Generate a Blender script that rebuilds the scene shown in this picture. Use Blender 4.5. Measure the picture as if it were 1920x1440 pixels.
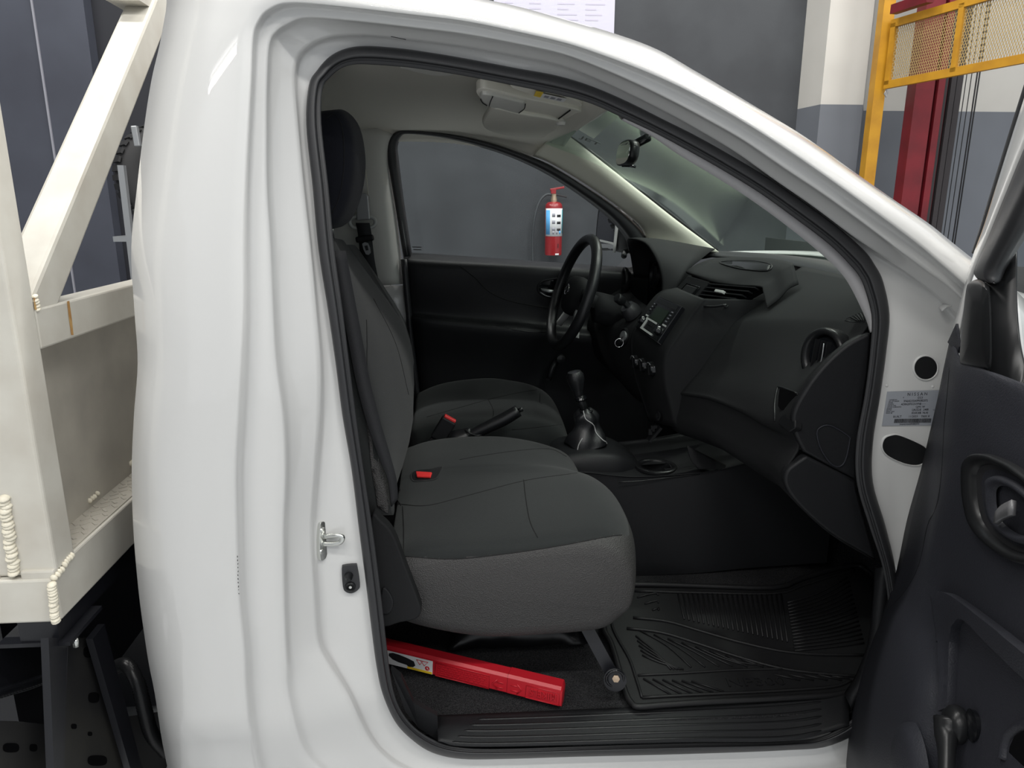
import bpy, bmesh, math, random
from mathutils import Vector as V, Matrix

random.seed(7)
for o in list(bpy.data.objects):
    bpy.data.objects.remove(o, do_unlink=True)
scene = bpy.context.scene
COL = scene.collection

# ------------------------------------------------------------------ camera
FPX = 1350.0
CAM = V((0.0, -1.25, 1.54))
YAW, PITCH = math.radians(4.0), math.radians(-14.2)
_f = V((math.sin(YAW) * math.cos(PITCH), math.cos(YAW) * math.cos(PITCH), math.sin(PITCH)))
_r = V((math.cos(YAW), -math.sin(YAW), 0.0))
_u = _r.cross(_f)
cam_data = bpy.data.cameras.new('camera')
cam_data.sensor_width = 36.0
cam_data.lens = 36.0 * FPX / 1920.0
cam_data.clip_start = 0.02
cam = bpy.data.objects.new('camera', cam_data)
COL.objects.link(cam)
cam.matrix_world = Matrix(((_r.x, _u.x, -_f.x, CAM.x), (_r.y, _u.y, -_f.y, CAM.y),
                           (_r.z, _u.z, -_f.z, CAM.z), (0, 0, 0, 1)))
scene.camera = cam

# ------------------------------------------------------------------ world, lights, exposure
world = bpy.data.worlds.new('daylight')
scene.world = world
world.use_nodes = True
bg = world.node_tree.nodes['Background']
bg.inputs[0].default_value = (0.92, 0.96, 1.0, 1)
bg.inputs[1].default_value = 0.82
scene.view_settings.view_transform = 'Standard'
scene.view_settings.look = 'None'
scene.view_settings.gamma = 1.0
scene.view_settings.use_curve_mapping = False
scene.view_settings.exposure = -0.24
CEIL = 5.2
TUBES = [(-3.2, 0.6), (-0.9, 0.6), (1.4, 0.6), (3.7, 0.6), (-2.6, -2.4), (-0.2, -2.4), (2.2, -2.4), (-2.6, 3.0), (0.2, 3.0), (2.6, 3.0), (-3.0, -4.5), (0.0, -4.5), (3.0, -4.5)]
for (tx, ty) in TUBES:
    ld = bpy.data.lights.new('tube_light', 'AREA')
    ld.shape = 'RECTANGLE'; ld.size = 1.5; ld.size_y = 0.16
    ld.energy = (95 if tx > 1.2 else 70) * (0.75 if ty < -4 else 1); ld.color = (1.0, 0.985, 0.95)
    lo = bpy.data.objects.new('tube_light', ld); COL.objects.link(lo)
    lo.location = (tx, ty, CEIL - 0.30)

# ------------------------------------------------------------------ picking points of the place
def ray(px, py):
    return _f + _r * ((px - 960) / FPX) + _u * ((720 - py) / FPX)
def at(px, py, Y):
    d = ray(px, py); return CAM + d * ((Y - CAM.y) / d.y)
def atx(px, py, X):
    d = ray(px, py); return CAM + d * ((X - CAM.x) / d.x)
def atz(px, py, Z):
    d = ray(px, py); return CAM + d * ((Z - CAM.z) / d.z)
def atp(px, py, P, N):
    d = ray(px, py); return CAM + d * ((P - CAM).dot(N) / d.dot(N))
def proj(p):
    v = p - CAM; z = v.dot(_f)
    return 960 + FPX * v.dot(_r) / z, 720 - FPX * v.dot(_u) / z
def ats(lst, Y):
    return [at(x, y, Y) for x, y in lst]
def tumble(z):
    return 0.2 * 0.09 * math.log(1 + math.exp(min(60, (z - 1.27) / 0.09))) + (0.16 * (0.5 - z) if z < 0.5 else 0.0)
def atb(px, py, Y):
    y = Y
    for _ in range(6):
        p = at(px, py, y); y = Y + tumble(p.z)
    return at(px, py, y)

# ------------------------------------------------------------------ mesh helpers
WLOC = {}
def wl(o):
    return WLOC.get(o.name, V((0, 0, 0))) if o else V((0, 0, 0))
def props(o, label=None, category=None, group=None, kind=None):
    if label: o['label'] = label
    if category: o['category'] = category
    if group: o['group'] = group
    if kind: o['kind'] = kind
    return o
def empty(name, loc, parent=None, **kw):
    o = bpy.data.objects.new(name, None); COL.objects.link(o)
    o.empty_display_size = 0.1
    loc = V(loc); WLOC[o.name] = loc
    o.parent = parent; o.location = loc - wl(parent)
    return props(o, **kw)
def mesh(name, vs, fs, mat, parent=None, smooth=True, bevel=0, solid=0, sub=0, seg=2, solid_off=0, autosmooth=None, **kw):
    vs = [V(v) for v in vs]
    c = V((0, 0, 0))
    for v in vs: c += v
    c /= max(1, len(vs))
    me = bpy.data.meshes.new(name)
    me.from_pydata([(v - c)[:] for v in vs], [], fs)
    bm = bmesh.new(); bm.from_mesh(me)
    if solid == 0:
        bmesh.ops.recalc_face_normals(bm, faces=bm.faces)
    bm.to_mesh(me); bm.free()
    me.materials.append(MAT[mat])
    if smooth:
        me.polygons.foreach_set('use_smooth', [True] * len(me.polygons))
    if autosmooth:
        me.set_sharp_from_angle(angle=math.radians(autosmooth))
    o = bpy.data.objects.new(name, me); COL.objects.link(o)
    WLOC[o.name] = c
    o.parent = parent; o.location = c - wl(parent)
    if solid:
        m = o.modifiers.new('solid', 'SOLIDIFY'); m.thickness = solid; m.offset = solid_off
    if bevel:
        m = o.modifiers.new('bevel', 'BEVEL'); m.width = bevel; m.segments = seg; m.limit_method = 'ANGLE'; m.angle_limit = math.radians(35)
        if not sub:
            m.harden_normals = False
    if sub:
        m = o.modifiers.new('sub', 'SUBSURF'); m.levels = sub; m.render_levels = sub
    return props(o, **kw)
def cr(pts, n=6, closed=False):
    """Catmull-Rom through the points."""
    N = len(pts); out = []
    segs = N if closed else N - 1
    for i in range(segs):
        if closed:
            p0, p1, p2, p3 = pts[(i - 1) % N], pts[i], pts[(i + 1) % N], pts[(i + 2) % N]
        else:
            p1, p2 = pts[i], pts[i + 1]
            p0 = pts[i - 1] if i > 0 else p1 * 2 - p2
            p3 = pts[i + 2] if i + 2 < N else p2 * 2 - p1
        for k in range(n):
            t = k / n
            out.append((p1 * 2 + (p2 - p0) * t + (p0 * 2 - p1 * 5 + p2 * 4 - p3) * t * t + (p1 * 3 - p0 - p2 * 3 + p3) * t ** 3) * 0.5)
    if not closed: out.append(pts[-1].copy())
    return out
def c2(lst, n=6, closed=False):
    return [(p.x, p.y) for p in cr([V((x, y)) for x, y in lst], n, closed)]
def gridfaces(nr, nc, cr_=False, cc=False):
    fs = []
    for i in range(nr if cr_ else nr - 1):
        for j in range(nc if cc else nc - 1):
            a = i * nc + j; b = i * nc + (j + 1) % nc
            c = ((i + 1) % nr) * nc + (j + 1) % nc; d = ((i + 1) % nr) * nc + j
            fs.append((a, b, c, d))
    return fs
def refine(rows, nu=1, nv=1, cu=False, cv=False):
    if nv > 1: rows = [cr(r, nv, cv) for r in rows]
    if nu > 1:
        cols = [cr([r[j] for r in rows], nu, cu) for j in range(len(rows[0]))]
        rows = [[c[i] for c in cols] for i in range(len(cols[0]))]
    return rows
def surf(name, rows, mat, parent=None, nu=1, nv=1, cu=False, cv=False, **kw):
    rows = refine(rows, nu, nv, cu, cv)
    vs = [p for r in rows for p in r]
    return mesh(name, vs, gridfaces(len(rows), len(rows[0]), cu, cv), mat, parent, **kw)
def loft(name, slices, mat, parent=None, nu=1, nv=1, caps=True, **kw):
    """closed cross-sections joined along their order"""
    rows = refine(slices, nu, nv, False, True)
    n = len(rows[0]); vs = [p for r in rows for p in r]
    fs = gridfaces(len(rows), n, False, True)
    if caps:
        fs.append(tuple(range(n))[::-1]); fs.append(tuple(range((len(rows) - 1) * n, len(rows) * n)))
    return mesh(name, vs, fs, mat, parent, **kw)
def prism(name, pts, vec, mat, parent=None, **kw):
    """a flat outline given depth"""
    n = len(pts); vec = V(vec)
    vs = [V(p) for p in pts] + [V(p) + vec for p in pts]
    fs = [tuple(range(n))[::-1], tuple(range(n, 2 * n))] + [(i, (i + 1) % n, n + (i + 1) % n, n + i) for i in range(n)]
    kw.setdefault('smooth', False)
    return mesh(name, vs, fs, mat, parent, **kw)
def boxg(lo, hi):
    (a, b, c), (d, e, f) = lo, hi
    vs = [(a, b, c), (d, b, c), (d, e, c), (a, e, c), (a, b, f), (d, b, f), (d, e, f), (a, e, f)]
    return vs, [(3, 2, 1, 0), (4, 5, 6, 7), (0, 1, 5, 4), (1, 2, 6, 5), (2, 3, 7, 6), (3, 0, 4, 7)]
def box(name, lo, hi, mat, parent=None, **kw):
    vs, fs = boxg(lo, hi); kw.setdefault('smooth', False)
    return mesh(name, vs, fs, mat, parent, **kw)
def obox(name, c, ax, ay, az, mat, parent=None, **kw):
    """box about c with half-axis vectors"""
    c, ax, ay, az = V(c), V(ax), V(ay), V(az)
    vs = [c + ax * i + ay * j + az * k for k in (-1, 1) for (i, j) in ((-1, -1), (1, -1), (1, 1), (-1, 1))]
    kw.setdefault('smooth', False)
    return mesh(name, vs, [(3, 2, 1, 0), (4, 5, 6, 7), (0, 1, 5, 4), (1, 2, 6, 5), (2, 3, 7, 6), (3, 0, 4, 7)], mat, parent, **kw)
def bar(name, a, b, w, h, mat, parent=None, up=(0, 0, 1), **kw):
    """square section bar from a to b; w sideways, h along up"""
    a, b = V(a), V(b); d = (b - a); L = d.length; d.normalize()
    s = d.cross(V(up)).normalized(); t = s.cross(d)
    return obox(name, (a + b) / 2, d * (L / 2), s * (w / 2), t * (h / 2), mat, parent, **kw)
def tubeg(pts, rad, n=10, closed=False):
    N = len(pts); vs = []; fs = []
    t0 = (pts[1] - pts[0]).normalized()
    nrm = t0.orthogonal().normalized()
    for i in range(N):
        if closed: t = (pts[(i + 1) % N] - pts[i - 1]).normalized()
        else: t = (pts[min(i + 1, N - 1)] - pts[max(i - 1, 0)]).normalized()
        nrm = (nrm - t * nrm.dot(t)).normalized(); b = t.cross(nrm)
        r = rad[i] if isinstance(rad, (list, tuple)) else rad
        for k in range(n):
            a = 2 * math.pi * k / n
            vs.append(pts[i] + nrm * (math.cos(a) * r) + b * (math.sin(a) * r))
    fs = gridfaces(N, n, closed, True)
    if not closed:
        fs.append(tuple(range(n))[::-1]); fs.append(tuple(range((N - 1) * n, N * n)))
    return vs, fs
def tube(name, pts, rad, mat, parent=None, n=10, closed=False, k=1, **kw):
    pts = [V(p) for p in pts]
    if k > 1:
        if isinstance(rad, (list, tuple)):
            rr = cr([V((r, 0)) for r in rad], k, closed); rad = [v.x for v in rr]
        pts = cr(pts, k, closed)
    vs, fs = tubeg(pts, rad, n, closed)
    return mesh(name, vs, fs, mat, parent, **kw)
def frame_of(axis, hint=(0, 0, 1)):
    z = V(axis).normalized(); h = V(hint)
    if abs(z.dot(h)) > 0.98: h = V((1, 0, 0))
    x = h.cross(z).normalized(); y = z.cross(x)
    return x, y, z
def latheg(prof, o, axis, n=32, hint=(0, 0, 1), sx=1.0, sy=1.0):
    x, y, z = frame_of(axis, hint); o = V(o)
    vs = [o + z * h + x * (r * sx * math.cos(2 * math.pi * k / n)) + y * (r * sy * math.sin(2 * math.pi * k / n)) for r, h in prof for k in range(n)]
    fs = gridfaces(len(prof), n, False, True)
    fs.append(tuple(range(n))[::-1]); fs.append(tuple(range((len(prof) - 1) * n, len(prof) * n)))
    return vs, fs
def lathe(name, prof, o, axis, mat, parent=None, n=32, hint=(0, 0, 1), sx=1.0, sy=1.0, **kw):
    vs, fs = latheg(prof, o, axis, n, hint, sx, sy)
    kw.setdefault('autosmooth', 40)
    return mesh(name, vs, fs, mat, parent, **kw)
def join(name, parts, mat, parent=None, **kw):
    vs, fs = [], []
    for v, f in parts:
        b = len(vs); vs += [V(p) for p in v]; fs += [tuple(i + b for i in q) for q in f]
    return mesh(name, vs, fs, mat, parent, **kw)
def text(name, s, p, xdir, up, size, mat, parent=None, extrude=0.0003, align='LEFT', xs=1.0, off=0.0, **kw):
    cu = bpy.data.curves.new(name, 'FONT'); cu.body = s; cu.size = size; cu.extrude = extrude; cu.align_x = align
    cu.resolution_u = 2; cu.offset = off
    t = bpy.data.objects.new(name, cu)
    me = bpy.data.meshes.new_from_object(t)
    x = V(xdir).normalized(); z = x.cross(V(up)).normalized(); y = z.cross(x); p = V(p)
    vs = [p + x * (v.co.x * xs) + y * v.co.y + z * v.co.z for v in me.vertices]
    fs = [tuple(q.vertices) for q in me.polygons]
    bpy.data.objects.remove(t); bpy.data.curves.remove(cu); bpy.data.meshes.remove(me)
    return mesh(name, vs, fs, mat, parent, smooth=False, **kw)
from mathutils.bvhtree import BVHTree
_bvh = {}
def hit(o, px, py, lift=0.0):
    """the point of an object's surface seen at a picture point"""
    if o.name not in _bvh:
        w = wl(o)
        _bvh[o.name] = BVHTree.FromPolygons([v.co + w for v in o.data.vertices], [tuple(p.vertices) for p in o.data.polygons])
    d = ray(px, py).normalized()
    h, n, i, t = _bvh[o.name].ray_cast(CAM, d)
    if h is None:
        h, n, i, t = _bvh[o.name].find_nearest(CAM + d * (w_.length if (w_ := wl(o) - CAM) else 1))
    if n.dot(d) > 0: n = -n
    return h + n * lift, n
def plate(name, o, ctr, lst, depth, mat, parent, lift=.003, k=1, nrm=None, **kw):
    """a flat piece set into a surface; ctr and outline given in the picture"""
    if k > 1: lst = c2(lst, k, True)
    q, n = hit(o, *ctr)
    if nrm: n = V(nrm).normalized()
    return prism(name, [atp(x, y, q + n * lift, n) for x, y in lst], n * -depth, mat, parent, **kw)
def seam(name, o, lst, rad, mat, parent, k=6, lift=0.0, n=6, closed=False, **kw):
    """a line of stitching or a joint that follows a surface"""
    pp = [hit(o, x, y, lift)[0] for x, y in c2(lst, k, closed)]
    return tube(name, pp, rad, mat, parent, n=n, closed=closed, **kw)
def patch(name, o, lst, thick, mat, parent, lift=0.0, k=1, **kw):
    """a flat-faced piece that lies on a surface, outline given in the picture"""
    if k > 1: lst = c2(lst, k, True)
    ps = [hit(o, x, y, lift) for x, y in lst]
    nn = V((0, 0, 0))
    for _, q in ps: nn += q
    nn.normalize()
    return prism(name, [p for p, _ in ps], nn * thick, mat, parent, **kw)

def skin(name, o, outline, mat, par, lift=.0015, step=14, thick=.0012, k=1, **kw):
    """thin layer fitted over part of a surface, outline given in the picture"""
    if k > 1: outline = c2(outline, k, True)
    bm = bmesh.new()
    xs_ = [p[0] for p in outline]; ys_ = [p[1] for p in outline]
    vs = [bm.verts.new((x, y, 0)) for x, y in outline]
    bm.faces.new(vs); bm.normal_update(); bmesh.ops.triangulate(bm, faces=bm.faces[:], ngon_method='EAR_CLIP')
    for x in range(int(min(xs_)) + step, int(max(xs_)), step):
        bmesh.ops.bisect_plane(bm, geom=bm.verts[:] + bm.edges[:] + bm.faces[:], plane_co=(x, 0, 0), plane_no=(1, 0, 0))
    for y in range(int(min(ys_)) + step, int(max(ys_)), step):
        bmesh.ops.bisect_plane(bm, geom=bm.verts[:] + bm.edges[:] + bm.faces[:], plane_co=(0, y, 0), plane_no=(0, 1, 0))
    bm.verts.ensure_lookup_table(); bm.verts.index_update()
    pts = [hit(o, v.co.x, v.co.y, lift)[0] for v in bm.verts]
    fs = [tuple(v.index for v in f.verts) for f in bm.faces]
    bm.free()
    return mesh(name, pts, fs, mat, par, solid=thick, **kw)

# ------------------------------------------------------------------ materials
MAT = {}
def material(name, col, rough=0.5, metal=0.0, coat=0.0, bump=0.0, bscale=200, noise=0.0, nscale=6.0, col2=None, spec=0.5, coat_rough=0.03, sheen=0.0, detail=4, emit=None, voronoi=False, stretch=None):
    m = bpy.data.materials.new(name); m.use_nodes = True
    nt = m.node_tree; b = nt.nodes['Principled BSDF']
    b.inputs['Base Color'].default_value = (*col, 1); b.inputs['Roughness'].default_value = rough
    b.inputs['Metallic'].default_value = metal; b.inputs['Coat Weight'].default_value = coat
    b.inputs['Coat Roughness'].default_value = coat_rough; b.inputs['Specular IOR Level'].default_value = spec
    if sheen: b.inputs['Sheen Weight'].default_value = sheen
    tc = nt.nodes.new('ShaderNodeTexCoord')
    src = tc.outputs['Object']
    if stretch:
        mp = nt.nodes.new('ShaderNodeMapping'); mp.inputs['Scale'].default_value = stretch
        nt.links.new(src, mp.inputs[0]); src = mp.outputs[0]
    if noise or col2:
        n = nt.nodes.new('ShaderNodeTexNoise'); n.inputs['Scale'].default_value = nscale; n.inputs['Detail'].default_value = detail
        nt.links.new(src, n.inputs['Vector'])
        mx = nt.nodes.new('ShaderNodeMix'); mx.data_type = 'RGBA'
        c2_ = col2 or tuple(c * (1 - noise) for c in col)
        mx.inputs[6].default_value = (*col, 1); mx.inputs[7].default_value = (*c2_, 1)
        rp = nt.nodes.new('ShaderNodeValToRGB'); rp.color_ramp.elements[0].position = 0.38; rp.color_ramp.elements[1].position = 0.68
        nt.links.new(n.outputs['Fac'], rp.inputs[0]); nt.links.new(rp.outputs[0], mx.inputs[0])
        nt.links.new(mx.outputs[2], b.inputs['Base Color'])
    if bump:
        t = nt.nodes.new('ShaderNodeTexVoronoi' if voronoi else 'ShaderNodeTexNoise'); t.inputs['Scale'].default_value = bscale
        nt.links.new(src, t.inputs['Vector'])
        bp = nt.nodes.new('ShaderNodeBump'); bp.inputs['Strength'].default_value = bump; bp.inputs['Distance'].default_value = 0.002
        nt.links.new(t.outputs[0], bp.inputs['Height']); nt.links.new(bp.outputs[0], b.inputs['Normal'])
    if emit:
        b.inputs['Emission Color'].default_value = (*emit[:3], 1); b.inputs['Emission Strength'].default_value = emit[3]
    MAT[name] = m
    return m
material('white_paint', (0.60, 0.60, 0.592), 0.35, coat=1.0, coat_rough=0.015)
material('bed_paint', (0.60, 0.58, 0.52), 0.42, noise=0.10, nscale=9, bump=0.05, bscale=60, col2=(0.52, 0.49, 0.43))
material('bed_panel', (0.50, 0.47, 0.41), 0.5, nscale=7, col2=(0.40, 0.375, 0.33), bump=0.05, bscale=80)
material('weld', (0.78, 0.73, 0.60), 0.4)
material('rust', (0.35, 0.16, 0.04), 0.7, nscale=30, col2=(0.55, 0.36, 0.14))
material('rubber', (0.024, 0.0245, 0.027), 0.45, bump=0.05, bscale=500)
material('plastic', (0.0115, 0.012, 0.0135), 0.5, bump=0.25, bscale=650, spec=0.28)
material('plastic_door', (0.021, 0.022, 0.028), 0.5, bump=0.35, bscale=420, spec=0.28)
material('plastic_soft', (0.0150, 0.0155, 0.0165), 0.7, bump=0.2, bscale=700, spec=0.14)
material('plastic_smooth', (0.011, 0.0115, 0.0125), 0.32, spec=0.28)
material('plastic_gloss', (0.006, 0.0065, 0.008), 0.16)
material('fabric', (0.020, 0.022, 0.0225), 0.95, bump=0.5, bscale=900, sheen=0.12, spec=0.2)
material('fabric_navy', (0.010, 0.011, 0.016), 0.9, bump=0.4, bscale=900, sheen=0.08, spec=0.2)
material('vinyl', (0.040, 0.0385, 0.0385), 0.6, bump=0.7, bscale=420, voronoi=True)
material('webbing', (0.010, 0.0105, 0.013), 0.7, bump=0.5, bscale=900)
material('seam', (0.005, 0.005, 0.0055), 0.9)
material('headliner', (0.72, 0.70, 0.63), 0.95, bump=0.2, bscale=800)
material('trim_grey', (0.60, 0.595, 0.56), 0.6)
material('trim_cream', (0.74, 0.73, 0.62), 0.55)
material('trim_lilac', (0.50, 0.49, 0.50), 0.7)
material('metal_grey', (0.35, 0.36, 0.37), 0.35, metal=0.6)
material('chrome', (0.85, 0.85, 0.86), 0.12, metal=1.0)
material('zinc', (0.72, 0.73, 0.70), 0.22, metal=1.0, bump=0.15, bscale=40)
material('silver_plastic', (0.42, 0.43, 0.42), 0.4)
material('red_case', (0.45, 0.012, 0.022), 0.38, bump=0.1, bscale=300)
material('red_button', (0.75, 0.04, 0.04), 0.4)
material('sticker_white', (0.75, 0.75, 0.76), 0.5)
material('sticker_yellow', (0.85, 0.58, 0.03), 0.5)
material('recess_shade', (0.0025, 0.0025, 0.003), 0.9, spec=0.05)  # near-black flat colour standing in for the shade inside openings
material('print_shade_black', (0.012, 0.012, 0.014), 0.6)  # black of print and marks, also painted shade in recesses
material('print_red', (0.6, 0.02, 0.03), 0.5)
material('print_grey', (0.28, 0.28, 0.32), 0.6)
material('print_lilac', (0.48, 0.46, 0.56), 0.7)
material('print_blue', (0.12, 0.42, 0.80), 0.5)
material('print_teal', (0.05, 0.35, 0.42), 0.5)
material('label_silver', (0.36, 0.38, 0.42), 0.4, metal=0.2)
material('carpet', (0.011, 0.0112, 0.0125), 1.0, bump=1.0, bscale=700, nscale=420, col2=(0.045, 0.045, 0.047), spec=0.1)
material('mat_rubber', (0.0115, 0.0115, 0.0125), 0.48, bump=0.15, bscale=400, spec=0.28)
material('black_metal', (0.0085, 0.009, 0.012), 0.38, bump=0.1, bscale=60)
material('black_dusty', (0.012, 0.012, 0.0135), 0.5, nscale=4, col2=(0.030, 0.029, 0.026))
material('bag_black', (0.006, 0.006, 0.007), 0.35, bump=0.3, bscale=30)
material('leather', (0.009, 0.0095, 0.011), 0.38, bump=0.2, bscale=300)
material('thread', (0.38, 0.38, 0.38), 0.8)
material('lever_grey', (0.10, 0.10, 0.105), 0.35)
material('glass_print', (0.16, 0.18, 0.165), 0.7)
material('lcd', (0.008, 0.018, 0.008), 0.25)
material('wall_dark', (0.043, 0.047, 0.053), 0.75, nscale=3.0, col2=(0.032, 0.035, 0.040), bump=0.15, bscale=25)
material('wall_navy', (0.060, 0.066, 0.088), 0.7, nscale=2.0, col2=(0.046, 0.050, 0.068), bump=0.1, bscale=25)
material('wall_black', (0.016, 0.017, 0.023), 0.7)
material('floor_paint', (0.36, 0.37, 0.38), 0.4, nscale=2.0, col2=(0.28, 0.29, 0.30))
material('ceiling_paint', (0.5, 0.5, 0.5), 0.9)
material('yellow_paint', (0.50, 0.25, 0.014), 0.42, nscale=8, col2=(0.40, 0.19, 0.012))
material('mesh_yellow', (0.42, 0.30, 0.12), 0.55)
material('lift_red', (0.155, 0.008, 0.014), 0.42, nscale=6, col2=(0.10, 0.006, 0.010))
material('lift_black', (0.022, 0.018, 0.02), 0.6)
material('cable', (0.02, 0.02, 0.022), 0.5)
material('ext_red', (0.28, 0.016, 0.020), 0.3, coat=0.5)
material('ext_hose', (0.045, 0.05, 0.055), 0.6)
material('brass', (0.55, 0.42, 0.30), 0.35, metal=0.7)
material('poster_paper', (0.52, 0.51, 0.60), 0.7)
material('tyre', (0.018, 0.018, 0.019), 0.7)
material('lamp_case', (0.8, 0.8, 0.8), 0.5)
material('tube_glow', (0.9, 0.9, 0.9), 0.5, emit=(1, 0.98, 0.94, 6.0))
material('mirror_glass', (0.9, 0.9, 0.9), 0.02, metal=1.0)
def two_tone(name, top, bot, zline):
    m = material(name, top, 0.75); nt = m.node_tree; b = nt.nodes['Principled BSDF']
    g = nt.nodes.new('ShaderNodeNewGeometry'); s = nt.nodes.new('ShaderNodeSeparateXYZ')
    c = nt.nodes.new('ShaderNodeMath'); c.operation = 'GREATER_THAN'; c.inputs[1].default_value = zline
    nz = nt.nodes.new('ShaderNodeTexNoise'); nz.inputs['Scale'].default_value = 2.5
    mx = nt.nodes.new('ShaderNodeMix'); mx.data_type = 'RGBA'
    mx.inputs[6].default_value = (*bot, 1); mx.inputs[7].default_value = (*top, 1)
    hv = nt.nodes.new('ShaderNodeMix'); hv.data_type = 'RGBA'; hv.blend_type = 'MULTIPLY'; hv.inputs[0].default_value = 0.25
    nt.links.new(g.outputs['Position'], s.inputs[0]); nt.links.new(s.outputs['Z'], c.inputs[0]); nt.links.new(c.outputs[0], mx.inputs[0])
    nt.links.new(g.outputs['Position'], nz.inputs['Vector'])
    nt.links.new(mx.outputs[2], hv.inputs[6]); nt.links.new(nz.outputs['Fac'], hv.inputs[7]); nt.links.new(hv.outputs[2], b.inputs['Base Color'])
def glass(name, tint, f0=0.006, gl=(1, 1, 1), rough=0.02):
    m = bpy.data.materials.new(name); m.use_nodes = True; nt = m.node_tree; nt.nodes.clear()
    o = nt.nodes.new('ShaderNodeOutputMaterial'); t = nt.nodes.new('ShaderNodeBsdfTransparent'); t.inputs[0].default_value = (*tint, 1)
    g = nt.nodes.new('ShaderNodeBsdfGlossy'); g.inputs['Roughness'].default_value = rough; g.inputs[0].default_value = (*gl, 1)
    lw = nt.nodes.new('ShaderNodeLayerWeight'); lw.inputs[0].default_value = 0.5
    pw = nt.nodes.new('ShaderNodeMath'); pw.operation = 'POWER'; pw.inputs[1].default_value = 5.0
    fr = nt.nodes.new('ShaderNodeMath'); fr.operation = 'MULTIPLY_ADD'; fr.inputs[1].default_value = 0.97; fr.inputs[2].default_value = f0
    nt.links.new(lw.outputs['Facing'], pw.inputs[0]); nt.links.new(pw.outputs[0], fr.inputs[0])
    mx = nt.nodes.new('ShaderNodeMixShader')
    nt.links.new(fr.outputs[0], mx.inputs[0]); nt.links.new(t.outputs[0], mx.inputs[1]); nt.links.new(g.outputs[0], mx.inputs[2])
    nt.links.new(mx.outputs[0], o.inputs[0]); MAT[name] = m
glass('windshield_glass', (0.78, 0.87, 0.82), 0.09, (.86, 1, .9), 0.16)
glass('side_glass', (0.86, 0.90, 0.90))
# ================================================================== THE GARAGE
WY = 4.3
ZP = at(1580, 196, 4.02).z
two_tone('wall_two_tone', (0.56, 0.545, 0.51), (0.155, 0.168, 0.192), ZP)
box('floor', (-9, -9, -0.1), (9, WY + 0.3, 0), 'floor_paint', kind='structure')
box('ceiling', (-9, -5, CEIL), (5.5, WY + 0.3, CEIL + 0.1), 'ceiling_paint', kind='structure')
XE = at(1503, 120, WY).x
XL = at(178, 120, WY).x
box('wall_back', (XL + 0.75, WY, 0), (XE, WY + 0.2, CEIL), 'wall_dark', kind='structure')
box('wall_back_black', (XL, WY + 0.06, 0), (XL + 0.75, WY + 0.2, CEIL), 'wall_black', kind='structure')
box('wall_back_left', (-9, WY - 0.05, 0), (XL, WY + 0.2, CEIL), 'wall_navy', kind='structure')
xs = at(83, 155, WY - 0.05).x
box('trim_1', (xs - 0.006, WY - 0.062, 0), (xs + 0.006, WY - 0.05, CEIL), 'print_grey', kind='structure')
box('wall_back_right', (XE, WY + 0.05, 0), (9, WY + 0.25, CEIL), 'wall_two_tone', kind='structure')
# pillar that stands out of the back wall, left flank turned
pl = [at(1503, 120, WY), at(1546, 120, 4.02), at(1627, 120, 4.02), at(1629, 120, WY + 0.1)]
prism('wall_pillar', [V((p.x, p.y, 0)) for p in pl] , (0, 0, CEIL), 'wall_two_tone', kind='structure')
box('wall_left', (-9.2, -9, 0), (-9, WY + 0.3, CEIL), 'wall_two_tone', kind='structure')
WHERE = ['above the stake bed behind the cab', 'above the truck cab roof', 'above the truck bonnet', 'in front of the truck near the lift column', 'behind the camera towards the stake bed', 'straight behind the camera', 'behind the camera towards the open door', 'close to the navy wall panel', 'close to the fire extinguisher wall', 'close to the white pillar', 'in the rear row on the bed side', 'in the middle of the rear row', 'in the rear row on the door side']
for i, (tx, ty) in enumerate(TUBES):
    t = empty('ceiling_light', (tx, ty, CEIL), label='twin tube fluorescent ceiling light ' + WHERE[i], category='ceiling light', group='ceiling lights')
    box('housing', (tx - 0.8, ty - 0.1, CEIL - 0.16), (tx + 0.8, ty + 0.1, CEIL), 'lamp_case', t)
    for s in (-0.05, 0.05):
        tube('lamp_tube', [(tx - 0.75, ty + s, CEIL - 0.2), (tx + 0.75, ty + s, CEIL - 0.2)], 0.018, 'tube_glow', t)

# poster on the back wall
pp = [at(925, -140, WY), at(1157, -140, WY), at(1157, 64, WY), at(925, 64, WY)]
x0, x1, z1, z0 = pp[0].x, pp[1].x, pp[0].z, pp[2].z - 0.3
poster = box('wall_poster', (x0, WY - 0.012, z0), (x1, WY, z1), 'poster_paper', label='white paper poster of small faint print high on the dark wall', category='poster')
for c in range(4):
    xa = x0 + 0.05 + c * (x1 - x0 - 0.06) / 4
    for k in range(26):
        zz = z1 - 0.04 - k * 0.034
        if k % 6 == 5 or zz < z0 + 0.05: continue
        w = (x1 - x0) / 4 * random.uniform(0.35, 0.8)
        box('print_line', (xa, WY - 0.0135, zz - 0.006), (xa + w, WY - 0.011, zz + 0.004), 'print_lilac', poster)

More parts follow.
